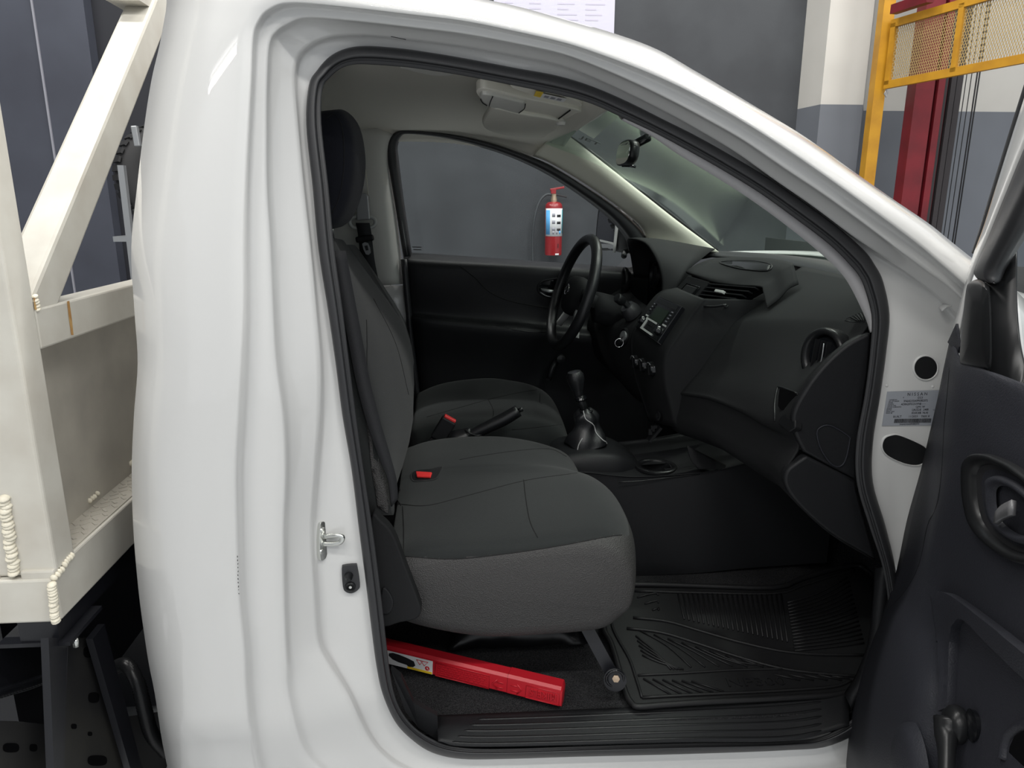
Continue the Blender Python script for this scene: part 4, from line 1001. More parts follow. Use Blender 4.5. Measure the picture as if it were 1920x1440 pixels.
for u in (.105, .84):
    lathe('radio_knob', [(0.001, .014), (.011, .014), (.0125, .012), (.0135, 0), (0.001, 0)], rf(u, .76, .006), rn, 'plastic_gloss', DB, n=24)
    tube('knob_ring', [rf(u, .76, .013) + (rf(.1, 0) - rf(0, 0)).normalized() * (.0125 * math.cos(a)) + (rf(0, 0) - rf(0, .1)).normalized() * (.0125 * math.sin(a)) for a in [1.2 + i * .2 for i in range(14)]], .0016, 'chrome', DB, n=6)
hf, hn = quad((1196, 652, .955), (1247, 672, .745), (1246, 716, .745), (1200, 694, .955), .010)
for i, u in enumerate((.14, .45, .78)):
    lathe('climate_knob', [(0.001, .022), (.018, .022), (.021, .018), (.024, 0), (0.001, 0)], hf(u, .5, .0), hn, 'plastic_gloss', DB, n=28)
    obox('knob_pointer', hf(u, .5, .023), hn * .002, (hf(0, 0) - hf(0, 1)).normalized() * .016, (hf(.1, 0) - hf(0, 0)).normalized() * .003, 'plastic_smooth', DB)
    tube('knob_ring', [hf(u, .5, .021) + (hf(.1, 0) - hf(0, 0)).normalized() * (.0205 * math.cos(a)) + (hf(0, 0) - hf(0, .1)).normalized() * (.0205 * math.sin(a)) for a in [.9 + i_ * .18 for i_ in range(12)]], .0013, 'metal_grey', DB, n=6)
# vent module above the radio
cap = [[at(1290, 514, .985), at(1330, 528, .86), at(1378, 534, .74), at(1424, 537, .64)],
       [at(1286, 509, .99), at(1334, 521, .86), at(1384, 528, .74), at(1430, 532, .64)],
       [at(1300, 499, 1.0), at(1356, 509, .86), at(1400, 513, .74), at(1446, 520, .64)],
       [at(1322, 489, 1.02), at(1376, 492, .87), at(1420, 494, .75), at(1462, 502, .64)],
       [at(1345, 483, 1.05), at(1395, 482, .88), at(1440, 484, .76), at(1482, 492, .64)]]
cap = [r_ + [r_[-1] + V((.0, -.025, -.010)), r_[-1] + V((.0, -.06, -.05))] for r_ in cap]
CT = surf('centre_top', cap, 'plastic_soft', DB, nu=3, nv=4, solid=.004, solid_off=-1)
tray = [(1350, 493), (1372, 490), (1415, 490), (1446, 497), (1440, 508), (1400, 506), (1370, 500)]
skin('dash_tray', CT, tray, 'plastic_smooth', DB, lift=.0012, step=8)
seam('tray_rim', CT, tray, .0022, 'plastic_smooth', DB, closed=True, k=3, lift=.001)
vf, vn = quad((1332, 529, .85), (1424, 536, .64), (1364, 571, .70), (1304, 562, .87))
prism('vent_shade', [vf(0, 0, -.03), vf(1, 0, -.03), vf(1, 1, -.03), vf(0, 1, -.03)], vn * .012, 'recess_shade', DB)  # plain back plate, shade behind the slats painted near-black
for k in range(5):
    v = .1 + .2 * k
    bar('vent_slat', vf(.01, v, -.006), vf(.99, v, -.006), .016, .0035, 'plastic_smooth', DB, up=(vf(0, 0) - vf(0, 1)).normalized())
bar('vent_tab', vf(.36, .47, .005), vf(.58, .50, .005), .012, .009, 'silver_plastic', DB, up=(vf(0, 0) - vf(0, 1)).normalized(), bevel=.002)
zf, zn = quad((1290, 517, .975), (1331, 529, .86), (1303, 563, .87), (1262, 548, .985))
prism('switch_panel', [zf(0, 0, -.02), zf(1, 0, -.02), zf(1, 1, -.02), zf(0, 1, -.02)], zn * .021, 'plastic_smooth', DB, bevel=.002)
prism('hazard_switch', [zf(.30, .45, 0), zf(.78, .45, 0), zf(.78, .88, 0), zf(.30, .88, 0)], zn * .006, 'plastic', DB, bevel=.002)
tube('switch_rim', [zf(.24, .38, .002), zf(.84, .38, .002), zf(.84, .95, .002), zf(.24, .95, .002)], .002, 'plastic_gloss', DB, closed=True, n=6)
tube('stack_edge', [at(1237, 550, .998), at(1250, 544, .995), at(1264, 546, .985), at(1280, 556, .93), at(1303, 570, .80), at(1318, 574, .70), at(1340, 575, .66), at(1362, 572, .63)], .0035, 'plastic_smooth', DB, k=4)
surf('stack_brow', [[at(1268, 548, .985), at(1304, 563, .87), at(1340, 570, .76), at(1366, 573, .68)], [at(1264, 549, .98), at(1300, 569, .865), at(1335, 574, .75), at(1362, 576, .67)]], 'plastic_soft', DB, nv=3, solid=.003)
# instrument hood
arch = [(1232, 590, 1.00), (1241, 560, 1.00), (1244, 532, 1.01), (1239, 503, 1.03), (1228, 477, 1.07), (1214, 457, 1.13), (1198, 449, 1.21), (1182, 447, 1.30), (1178, 452, 1.39), (1184, 480, 1.44), (1190, 520, 1.45)]
back = [(1262, 566, .99), (1268, 545, .995), (1280, 522, 1.0), (1295, 502, 1.03), (1312, 488, 1.08), (1324, 478, 1.16), (1332, 472, 1.26), (1338, 468, 1.36), (1342, 467, 1.42), (1344, 470, 1.46), (1346, 480, 1.48)]
A3, B3 = [at(*q) for q in arch], [at(*q) for q in back]
hrow = [[p + V((.10, (1.22 - p.y) * .10, (1.30 - p.z) * .12)) for p in A3], [p + V((.012, (1.22 - p.y) * .06, (1.30 - p.z) * .06)) for p in A3], [p + V((-.003, (1.22 - p.y) * .02, (1.30 - p.z) * .02)) for p in A3], A3]
for t, l in ((.05, .003), (.15, .007), (.3, .010), (.45, .010), (.6, .008), (.8, .004), (1, 0)):
    hrow.append([a.lerp(b, t) + V((0, 0, l)) for a, b in zip(A3, B3)])
surf('instrument_hood', hrow, 'plastic_soft', DB, nv=4, solid=.003)
surf('instrument_panel', [[V((.70, y, z + .0)) for y in (1.06, 1.12, 1.2, 1.3, 1.42)] for z in (1.16, 1.22, 1.28, 1.325)], 'plastic_gloss', DB, nv=2, solid=.004)
for y_, r_ in ((1.13, .045), (1.31, .045)):
    lathe('gauge', [(0.001, .003), (r_ * .9, .003), (r_, .012), (r_ * 1.05, 0), (0.001, 0)], V((.698, y_, 1.285)), (-1, 0, .1), 'plastic_smooth', DB, n=28)
# driver side lower dash
lower = [[at(1232, 592, 1.0), at(1215, 575, 1.1), at(1195, 560, 1.25), at(1180, 540, 1.44), at(1186, 500, 1.5)],
         [at(1205, 606, 1.0), at(1185, 600, 1.1), at(1160, 585, 1.25), at(1148, 560, 1.44), at(1140, 520, 1.5)],
         [at(1192, 640, 1.0), at(1165, 625, 1.1), at(1130, 610, 1.25), at(1108, 600, 1.44), at(1100, 590, 1.5)],
         [at(1192, 700, 1.0), at(1165, 690, 1.1), at(1140, 680, 1.25), at(1110, 660, 1.44), at(1095, 640, 1.5)],
         [at(1215, 760, 1.0), at(1195, 750, 1.1), at(1175, 730, 1.25), at(1150, 700, 1.44), at(1140, 690, 1.5)]]
LD = surf('knee_panel', lower, 'plastic_soft', DB, nu=3, nv=3, solid=.004, solid_off=-1)
loft('side_vent', [[at(1181, 525, 1.43) + V((-.01 - d_, 0, 0)) + V((0, .04 * s * math.cos(a), .05 * s * math.sin(a))) for a in [i * math.pi / 12 for i in range(24)]] for d_, s in ((0, .9), (.012, 1), (.016, .9), (.012, .7), (-.01, .65))], 'plastic_smooth', DB, caps=False)
tube('column_stalk', [at(1186, 585, 1.10), at(1176, 572, 1.10), at(1166, 563, 1.10)], [.014, .011, .011], 'plastic_smooth', DB, k=2)
lathe('stalk_knob', [(0.001, 0), (.014, 0), (.0165, .006), (.0165, .026), (.013, .032), (0.001, .033)], at(1168, 566, 1.10), at(1150, 552, 1.08) - at(1168, 566, 1.10), 'plastic_smooth', DB)
lathe('stalk_boot', [(0.001, 0), (.032, 0), (.032, .02), (.024, .04), (0.001, .04)], at(1188, 590, 1.11), at(1166, 563, 1.10) - at(1188, 590, 1.11), 'rubber', DB)
loft('column_shroud', [[at(*c, Y) + V((0, dy, dz)) for dy, dz in [(.055 * math.cos(a), .055 * math.sin(a)) for a in [i * math.pi / 8 for i in range(16)]]] for c, Y in (((1112, 575), 1.22), ((1135, 580), 1.22), ((1175, 590), 1.22))], 'plastic_soft', DB)
lathe('ignition_bezel', [(0.001, 0), (.03, 0), (.032, .006), (.026, .012), (.022, .01), (0.001, .008)], at(1172, 632, 1.08), (-1, -.25, .25), 'plastic_smooth', DB, n=28)
lathe('ignition_lock', [(0.001, .0), (.018, 0), (.018, .008), (0.001, .009)], at(1171, 631, 1.068), (-1, -.25, .25), 'metal_grey', DB, n=28)
KY = empty('car_key', at(1171, 632, 1.05), label='steel key with a split ring hanging in the ignition', category='key')
bar('key_blade', at(1163, 636, 1.06), at(1178, 626, 1.06), .003, .006, 'lift_black', KY)
rc_ = at(1161, 643, 1.055)
tube('key_ring', [rc_ + V((math.cos(a) * .014, 0, math.sin(a) * .014)) for a in [i * math.pi / 14 for i in range(28)]], .0016, 'chrome', KY, closed=True, n=6)

# ------------------------------------------------------------------ steering wheel
SW = empty('steering_wheel', at(1077, 548, 1.22), TRUCK, label='black three-spoke steering wheel with silver emblem')
wt, wb = at(1109, 449, 1.22), at(1040, 645, 1.22)
wc = (wt + wb) / 2; wu = (wt - wb).normalized(); wy = V((.105, -.994, 0)); wu = (wu - wy * wu.dot(wy)).normalized(); wn = wy.cross(wu).normalized()
if wn.x > 0: wn = -wn
RW = (wt - wb).length / 2
tube('rim', [wc + wu * (RW * math.cos(a)) + wy * (RW * math.sin(a)) for a in [2 * math.pi * i / 72 for i in range(72)]], .0182, 'leather', SW, n=16, closed=True)
def wp(u, v, d): return wc + wy * u + wu * v + wn * d
pad = [(-.06, .03), (-.03, .055), (.03, .055), (.06, .03), (.065, -.01), (.045, -.055), (.0, -.075), (-.045, -.055), (-.065, -.01)]
loft('airbag_pad', [[wp(u * s, v * s, d_) for u, v in c2(pad, 4, True)] for d_, s in ((-.055, .9), (-.02, 1.05), (.005, 1.0), (.018, .85), (.022, .5))], 'plastic_soft', SW)
for sg in (-1, 1):
    loft('spoke', [[wp(sg * u, v, d_) for v, d_ in ((.02 + .0 * k, -.03), (.025, -.012), (-.02, -.012), (-.02, -.03))] for k, u in enumerate((.05, .10, RW))], 'plastic_soft', SW, nu=2)
    loft('spoke', [[wp(sg * (u + du), v, d_) for du, d_ in ((-.014, -.032), (-.014, -.014), (.014, -.014), (.014, -.032))] for u, v in ((.035, -.045), (.075, -.085), (.122, -.132))], 'silver_plastic', SW, nu=2)
tube('emblem', [wp(.018 * math.cos(a), .004 + .018 * math.sin(a), .0235) for a in [i * math.pi / 12 for i in range(24)]], .0022, 'chrome', SW, closed=True)
obox('emblem_bar', wp(0, .004, .024), wy * .025, wu * .004, wn * .0015, 'chrome', SW)

# ------------------------------------------------------------------ centre console, gear lever, handbrake
CN = empty('centre_console', (.6, .85, .45), TRUCK, label='black plastic centre console with cup holder')
cs_ = []
for X, y0, y1, zt, zb in ((.28, .73, .97, .76, .44), (.36, .71, .98, .765, .44), (.50, .695, 1.0, .755, .44), (.70, .68, 1.02, .77, .45), (.85, .68, 1.02, .80, .46), (1.1, .68, 1.02, .86, .47)):
    cs_.append([V((X, y0, zb)), V((X, y0 + .004, zb + (zt - zb) * .5)), V((X, y0 + .008, zt - .010)), V((X, y0 + .018, zt)), V((X, .85, zt + .004)), V((X, y1 - .018, zt)), V((X, y1, zt - .02)), V((X, y1 + .02, zb))])
CW = atz(1230, 877, .760)
crw = refine(cs_, 10, 8)
_nc = len(crw[0]); _vs = [p for r in crw for p in r]
_fs = [f for f in gridfaces(len(crw), _nc) if not all((V((_vs[i].x, _vs[i].y)) - V((CW.x, CW.y))).length < .050 and _vs[i].z > .70 for i in f)]
CNB = mesh('console_body', _vs, _fs, 'plastic', CN)
hs2 = []
for X, w, zt in ((.265, .08, .78), (.30, .105, .805), (.38, .115, .812), (.455, .11, .805), (.50, .09, .785), (.535, .07, .758)):
    hs2.append([V((X, .85 + w * c, .74 + (zt - .74) * s)) for c, s in ((-1, -.2), (-.97, .5), (-.85, .92), (-.6, 1.0), (0, 1.0), (.6, 1), (.85, .92), (.97, .5), (1, -.2))])
surf('shift_housing', hs2, 'plastic', CN, nu=4, nv=3, solid=.003)
cup_prof = [(.062, -.004), (.062, .003), (.058, .0055), (.050, .005), (.0465, .001), (.0455, -.01), (.042, -.075), (.001, -.078)]
_x, _fcs = latheg(cup_prof, V((CW.x, CW.y, .764)), (0, 0, 1), 40)
mesh('cup_holder', _x, _fcs[:-2] + [_fcs[-1]], 'plastic_smooth', CN, autosmooth=50)
tube('console_edge', [at(1160, 904, .69), at(1200, 902, .69), at(1260, 895, .69), at(1312, 889, .69)], .002, 'plastic_smooth', CN, k=3)
surf('console_wing', [[at(1288, 835, .68), at(1295, 862, .675), at(1310, 880, .67)], [at(1330, 857, .70), at(1340, 872, .69), at(1345, 880, .68)], [at(1376, 880, .72), at(1378, 881, .71), at(1380, 882, .70)]], 'plastic_soft', CN, nu=3, nv=3, solid=.003)
for k in range(5):
    obox('console_switch', at(1219 + 4.6 * (k % 3), 812 - 6 * (k % 3) - (5 * (k // 3)), .82), V((.006, 0, 0)), V((0, .006, 0)), V((0, 0, .005)), 'plastic_smooth', CN, bevel=.001)
bar('console_switch_panel', at(1216, 826, .82), at(1238, 800, .82), .03, .008, 'plastic_smooth', CN)
lathe('power_socket', [(0.001, 0), (.013, 0), (.015, .004), (.011, .006), (0.001, .003)], at(1236, 780, .80), (-1, -.2, .1), 'plastic_smooth', CN, n=20)
GL = empty('gear_lever', (.36, .85, .8), TRUCK, label='black gear lever with a stitched leather boot')
kt, kb = at(1076, 694, .85), at(1085, 742, .85)
ka = (kt - kb).normalized()
lathe('knob', [(0.001, 0), (.013, 0), (.015, .004), (.0155, .012), (.020, .028), (.0265, .05), (.0265, .066), (.020, .077), (0.001, .080)], kb, ka, 'leather', GL, n=28, hint=(0, 1, 0))
lathe('collar', [(0.001, 0), (.018, 0), (.020, .004), (.017, .010), (0.001, .010)], at(1089, 750, .85), ka, 'plastic_gloss', GL)
tube('shaft', [kb, at(1098, 772, .85)], .013, 'plastic_smooth', GL)
bt, bb = at(1099, 768, .85), V((.378, .85, .812))
bsl = []
for i in range(15):
    t = i / 14; c = bt.lerp(bb, t); r = .014 + .050 * t ** .8 + .010 * math.sin(t * 9) * (1 - t)
    bsl.append([c + V((math.cos(a) * r * 1.05, math.sin(a) * r * .95, 0)) * (1 + .10 * math.sin(5 * a + 6 * t) * (1 - .5 * t)) + V((0, 0, .006 * math.sin(3 * a + 4 * t))) for a in [2 * math.pi * k / 32 for k in range(32)]])
BT = loft('boot', bsl, 'leather', GL, nu=2)
seam('boot_stitching', BT, [(1094, 770), (1098, 785), (1112, 796), (1118, 812), (1130, 825), (1142, 832)], .0016, 'thread', GL, lift=.001)
seam('boot_stitching', BT, [(1082, 850), (1085, 835), (1092, 822)], .0016, 'thread', GL, lift=.001)
tube('boot_clip', [bt + V((math.cos(a) * .017, math.sin(a) * .017, -.004)) for a in [i * math.pi / 8 for i in range(16)]], .004, 'leather', GL, closed=True)
HB = empty('handbrake', at(900, 800, .9), TRUCK, label='black handbrake lever between the seats')
tube('grip', [at(876, 820, .92), at(910, 803, .92), at(945, 786, .92), at(972, 770, .92)], [.017, .019, .0205, .019], 'leather', HB, k=4, n=16)
tube('button', [at(972, 770, .92), at(980, 767, .92)], .007, 'plastic_smooth', HB)
loft('boot', [[at(x, y, .92) + V((0, math.cos(a) * r, math.sin(a) * r)) for a in [i * math.pi / 8 for i in range(16)]] for x, y, r in ((845, 838, .05), (868, 824, .034), (882, 815, .024))], 'leather', HB, nu=2)
tube('boot_hem', [at(872, 806, .90), at(880, 812, .885), at(892, 817, .89), at(903, 816, .9)], .003, 'plastic_smooth', HB, k=3)
BU = empty('belt_buckle', at(830, 800, .93), TRUCK, label='black seat belt buckle with red button between the seats')
b0, b1 = at(820, 824, .93), at(843, 786, .93)
bd = (b1 - b0).normalized(); bs_ = V((0, 1, 0)).cross(bd).normalized()
obox('buckle_body', (b0 + b1) / 2, bd * ((b1 - b0).length / 2), V((0, .014, 0)), bs_ * .024, 'plastic', BU, bevel=.005)
obox('buckle_button', b1 + bd * .003, bd * .004, V((0, .010, 0)), bs_ * .020, 'red_button', BU, bevel=.002)
bar('buckle_strap', at(800, 850, .93), at(822, 822, .93), .014, .04, 'webbing', BU, up=(1, 0, .5))
# ------------------------------------------------------------------ open passenger door
PD = empty('passenger_door', (.9, 0, .4), TRUCK, label='open passenger door with dark inner trim at the right edge')
HP = V((.905, -.01, 0)); ALF = math.radians(72)
dd = V((-math.cos(ALF), -math.sin(ALF), 0)); dn = V((-math.sin(ALF), math.cos(ALF), 0))
def ad(px, py, n=0.0): return atp(px, py, HP + dn * n, dn)
def ads(lst, n=0.0, k=1, closed=False): return [ad(x, y, n) for x, y in (c2(lst, k, closed) if k > 1 else lst)]
# white skin edge that runs up the window frame
wl_ = [(1990, 20), (1950, 105), (1912, 218), (1874, 338), (1847, 424), (1826, 481), (1805, 558), (1783, 640), (1764, 733), (1738, 847), (1703, 977), (1684, 1069)]
wr_ = [(2010, 80), (1970, 165), (1930, 262), (1888, 363), (1850, 455), (1832, 497), (1814, 545), (1795, 645), (1780, 735), (1755, 850), (1725, 980), (1700, 1075)]
A, B = c2(wl_, 4), c2(wr_, 4)
surf('door_frame', [[ad(*a, -.055) for a in A], [ad(*a, .0) for a in A], [ad(*lp2(a, b, .5), .006) for a, b in zip(A, B)], [ad(*b, .010) for b in B]], 'white_paint', PD, solid=.004, label='white painted edge of the open door')
tube('outer_seal', ads([(1985, 10), (1947, 98), (1909, 214), (1871, 336), (1844, 423), (1827, 474)], -.02, 4), .005, 'rubber', PD)
# window frame trim
A = c2([(2010, 80), (1930, 258), (1887, 362), (1851, 452), (1831, 497), (1829, 515), (1842, 527), (1862, 530)], 4)
B = c2([(2060, 150), (1990, 300), (1935, 420), (1905, 470), (1888, 500), (1882, 515), (1876, 527), (1866, 531)], 4)
surf('window_surround', [[ad(*lp2(a, b, t), n) for a, b in zip(A, B)] for t, n in ((0, .008), (.08, .022), (.3, .034), (.6, .034), (.85, .022), (1, .002))], 'rubber', PD, solid=.003)
surf('window_channel', [[ad(*a, n) for a in c2([(1846, 522), (1852, 600), (1850, 690), (1870, 740)], 4)] for n in (.03,)] + [[ad(*a, .004) for a in c2([(1884, 510), (1888, 600), (1890, 690), (1915, 740)], 4)], [ad(*a, -.004) for a in c2([(1906, 470), (1906, 560), (1912, 640), (1925, 700)], 4)]], 'plastic_smooth', PD, solid=.003)
mesh('door_window', ads([(1900, 475), (1990, 300), (2060, 300), (2060, 760), (1925, 700)], -.012), [(0, 1, 2, 3, 4)], 'side_glass', PD, smooth=False)
cv = c2([(1811, 545), (1817, 531), (1830, 524), (1842, 524), (1852, 532), (1857, 545), (1860, 620), (1859, 690), (1845, 696), (1822, 693), (1803, 686), (1799, 676), (1803, 620)], 3, True)
cxx, cyy = 1832, 610
loft('mirror_cover', [[ad(cxx + (x - cxx) * s, cyy + (y - cyy) * s, n) for x, y in cv] for s, n in ((1, .0), (1, .022), (.96, .034), (.86, .040), (.5, .043))], 'plastic_smooth', PD, autosmooth=45)
prism('trim_wedge', ads([(1781, 642), (1797, 607), (1803, 650), (1800, 662)], .012), dn * .004, 'plastic_door', PD)
# moulded inner panel: rows from the hinge edge to the right, heights in n
TR = [  # y, edge x, then (x, n) columns
 ((1781, 644), (1792, 652), (1800, 670), (1830, 690), (1880, 705), (1990, 745)),
 ((1771, 690), (1782, 688), (1796, 690), (1840, 697), (1890, 725), (1990, 790)),
 ((1760, 745), (1774, 745), (1792, 735), (1840, 760), (1895, 800), (1990, 850)),
 ((1745, 810), (1766, 812), (1786, 812), (1840, 830), (1900, 850), (1990, 890)),
 ((1727, 885), (1756, 888), (1775, 890), (1830, 900), (1900, 910), (1990, 930)),
 ((1702, 975), (1742, 980), (1758, 990), (1820, 1000), (1900, 1010), (1990, 1030)),
 ((1683, 1066), (1722, 1062), (1740, 1075), (1800, 1090), (1900, 1110), (1990, 1130)),
 ((1664, 1125), (1690, 1118), (1720, 1125), (1790, 1140), (1900, 1190), (1990, 1230)),
 ((1650, 1170), (1668, 1160), (1710, 1170), (1790, 1195), (1900, 1260), (1990, 1300)),
 ((1632, 1204), (1652, 1215), (1710, 1225), (1790, 1250), (1880, 1310), (1990, 1360)),
 ((1610, 1275), (1640, 1285), (1710, 1290), (1785, 1310), (1860, 1350), (1990, 1420)),
 ((1594, 1339), (1628, 1345), (1700, 1350), (1780, 1375), (1850, 1400), (1990, 1480)),
 ((1586, 1395), (1624, 1400), (1695, 1410), (1775, 1430), (1850, 1450), (1990, 1540)),
 ((1583, 1450), (1622, 1455), (1690, 1470), (1770, 1490), (1850, 1510), (1990, 1600)),
]
NN = [(.012, .016, .022, .030, .034, .034), (.012, .018, .034, .038, .040, .040), (.012, .020, .044, .046, .046, .046), (.012, .020, .048, .050, .050, .050), (.012, .020, .050, .052, .052, .052),
      (.012, .020, .048, .050, .052, .052), (.012, .022, .046, .050, .052, .052), (.012, .034, .050, .050, .050, .050), (.012, .055, .062, .045, .040, .040), (.012, .070, .078, .050, .040, .038),
      (.03, .085, .092, .056, .045, .040), (.04, .09, .100, .06, .05, .045), (.04, .09, .105, .066, .055, .05), (.04, .09, .105, .07, .06, .05)]
DPN = surf('inner_panel', [[ad(x, y, n) for (x, y), n in zip(r, ns)] for r, ns in zip(TR, NN)], 'plastic_door', PD, nu=4, nv=4, solid=.003, label='dark grained plastic door trim')
# grooves that shape the panel
seam('panel_step', DPN, [(1782, 690), (1778, 740), (1772, 800), (1768, 880), (1759, 945), (1741, 985), (1726, 1055), (1703, 1102), (1672, 1138)], .0025, 'plastic_smooth', PD)
skin('armrest', DPN, c2([(1762, 1120), (1776, 1112), (1800, 1118), (1850, 1152), (1920, 1205), (1972, 1246)], 3) + [(1972, 1298)] + c2([(1920, 1250), (1862, 1195), (1824, 1161), (1808, 1168), (1801, 1186), (1797, 1260), (1795, 1330)], 3) + c2([(1772, 1335), (1776, 1260), (1772, 1180)], 3), 'plastic_door', PD, lift=.007, thick=.016, step=12, bevel=.005, label='raised armrest ridge')
# handle surround, recess and lever
ho = [(1817, 905), (1818, 870), (1832, 853), (1858, 851), (1885, 860), (1922, 880), (1975, 930), (1985, 1020), (1965, 1060), (1915, 1056), (1862, 1022), (1832, 985), (1820, 940)]
hoc = c2(ho, 4, True)
def hscale(s, cx=1905, cy=950): return [(cx + (x - cx) * s, cy + (y - cy) * s) for x, y in hoc]
loft('handle_surround', [[hit(DPN, x, y, l)[0] for x, y in hscale(s)] for s, l in ((1.0, -.002), (.985, .010), (.94, .015), (.86, .013), (.80, .006), (.78, -.004))], 'plastic_smooth', PD, caps=False)
loft('handle_recess', [[hit(DPN, x, y, l)[0] for x, y in hscale(s)] for s, l in ((.79, .003), (.70, .0015), (.4, .001), (.05, .001))], 'print_shade_black', PD, caps=False)  # no real hollow: a black layer paints the recess shade
loft('handle_bowl', [[hit(DPN, x, y, l)[0] for x, y in hscale(s, 1925, 960)] for s, l in ((.62, .004), (.58, .012), (.50, .014), (.44, .006))], 'plastic_door', PD, caps=False)
surf('release_lever', [[hit(DPN, *q, .014)[0] for q in ((1893, 962), (1905, 950), (1925, 940))], [hit(DPN, *q, .018)[0] for q in ((1896, 985), (1910, 975), (1930, 968))]], 'lever_grey', PD, nv=3, solid=.006)
# window crank
ck, ckn = hit(DPN, 1806, 1360)
lathe('crank_hub', [(0.001, 0), (.024, 0), (.027, .006), (.026, .016), (.018, .024), (0.001, .026)], ck, dn, 'plastic_smooth', PD, n=32)
tube('crank_arm', [ck + dn * .018, hit(DPN, 1808, 1390, .024)[0], hit(DPN, 1818, 1430, .030)[0], hit(DPN, 1828, 1490, .036)[0]], [.022, .016, .011, .011], 'plastic_smooth', PD, k=4, n=16)
lathe('crank_washer', [(0.001, 0), (.021, 0), (.022, .006), (0.001, .008)], hit(DPN, 1829, 1361, .0)[0], dn, 'plastic_gloss', PD)
sp, _n = hit(DPN, 1705, 1450)
lathe('speaker_bump', [(.078, -.006), (.07, .006), (.056, .013), (.03, .017), (0.001, .018)], sp, dn, 'plastic_door', PD, n=40)
seam('speaker_opening', DPN, [(1884, 1425), (1888, 1396), (1898, 1375), (1920, 1362), (1950, 1366)], .008, 'plastic_door', PD)
plate('speaker_shade', DPN, (1910, 1410), [(1889, 1430), (1893, 1400), (1902, 1380), (1922, 1368), (1950, 1372), (1960, 1470), (1892, 1470)], .004, 'recess_shade', PD, lift=.003, nrm=(dn.x, dn.y, 0))  # flat plate whose black paints the shade inside the speaker opening
for k in range(30):
    y = 1250 + 6.4 * k
    x0 = 1622 - .22 * (y - 1240); 
    seam('edge_rib', DPN, [(x0 - 6 if y > 1290 else x0, y + 9), (x0 + 14 + .02 * (y - 1240), y - 5)], .0011, 'plastic_smooth', PD, k=2, n=5)

# ------------------------------------------------------------------ details on the door frame
S_ = empty('door_striker', at(607, 1014, .10), TRUCK, label='zinc plated door striker loop on the rear pillar')
so = c2([(597, 985), (600, 978), (607, 978), (612, 992), (613, 1010), (612, 1032), (608, 1046), (600, 1050), (597, 1044), (596, 1010)], 3, True)
q0, qn = hit(cab, 604, 1014)
qn = V((.75, -.66, 0)).normalized()
pts_ = [atp(x, y, q0, qn) for x, y in so]
prism('striker_plate', [p - qn * .004 for p in pts_], qn * .009, 'zinc', S_, bevel=.001)
u_ = V((0, 0, 1)); ot = (qn * .8 + V((.4, -.35, 0))).normalized()
o1, o2 = atp(608, 1006, q0 + qn * .004, qn), atp(606, 1020, q0 + qn * .004, qn)
e1, e2 = at(636, 1003, o1.y - .012), at(634, 1019, o1.y - .012)
tube('striker_loop', [o1, o1.lerp(e1, .8), e1 + V((.006, 0, -.004)), e2 + V((.006, 0, .004)), o2.lerp(e2, .8), o2], .0052, 'zinc', S_, k=4, n=12)
for x, y in ((605, 994), (604, 1034)):
    lathe('striker_screw', [(0.001, .003), (.005, .003), (.0065, 0), (0.001, -.002)], atp(x, y, q0 + qn * .005, qn), qn, 'zinc', S_, n=16)
J_ = empty('courtesy_switch', hit(cab, 657, 1082)[0], TRUCK, label='black rubber courtesy lamp switch on the rear pillar')
jn = hit(cab, 657, 1082)[1]
jo = c2([(641, 1064), (645, 1058), (666, 1056), (670, 1060), (675, 1092), (672, 1102), (660, 1109), (648, 1106), (643, 1096)], 3, True)
j0 = hit(cab, 657, 1082, .0)[0]
prism('switch_base', [atp(x, y, j0, jn) - jn * .002 for x, y in jo], jn * .010, 'rubber', J_, bevel=.002)
lathe('plunger_boot', [(0.001, .018), (.004, .018), (.0055, .012), (.0075, .010), (.0085, .003), (.009, 0), (0.001, 0)], atp(654, 1076, j0, jn) + jn * .008, jn, 'plastic_smooth', J_, n=24)
lathe('screw_seat', [(0.001, .001), (.006, .001), (.0075, .005), (.0105, .003), (.011, 0), (0.001, 0)], atp(657, 1096, j0, jn) + jn * .008, jn, 'plastic_smooth', J_, n=24)
lathe('screw', [(0.001, .004), (.003, .0035), (.0042, .001), (0.001, 0)], atp(657, 1096, j0, jn) + jn * .0085, jn, 'zinc', J_, n=16)
# plugged holes of the hinge pillar
def plug(name, lst, rimw, ctr):
    q, n = hit(cab, *ctr)
    P = [atp(x, y, q, n) for x, y in c2(lst, 4, True)]
    c = sum(P, V((0, 0, 0))) / len(P)
    g = empty(name, q, TRUCK)
    def ring(s, d_): return [c + (p - c) * s + n * d_ for p in P]
    loft('rim', [ring(1 + rimw, -.006), ring(1 + rimw * .8, .001), ring(1 + rimw * .4, .0035), ring(1.03, .003), ring(1.0, -.001)], 'white_paint', g, caps=False)
    prism('cover', [p - n * .0 for p in ring(1.01, .0008)], n * .0008, 'plastic_smooth', g)
    return g
plug('pillar_hole', [(1735 + 21 * math.cos(a), 689.5 + 21 * math.sin(a)) for a in [i * math.pi / 8 for i in range(16)]], .22, (1735, 690))['label'] = 'round plugged hole in the hinge pillar'
plug('pillar_hole', [(1655, 838), (1659, 823), (1671, 817), (1686, 817), (1720, 831), (1736, 842), (1737, 856), (1728, 868), (1712, 871), (1690, 866), (1664, 853)], .13, (1697, 845))['label'] = 'slot shaped plugged hole in the hinge pillar'
for x, y in ((1663, 723), (1749, 725)):
    q, n = hit(cab, x, y); lathe('pillar_dimple', [(.004, -.001), (.0025, .001), (0.001, .0015)], q, n, 'white_paint', TRUCK, n=12)
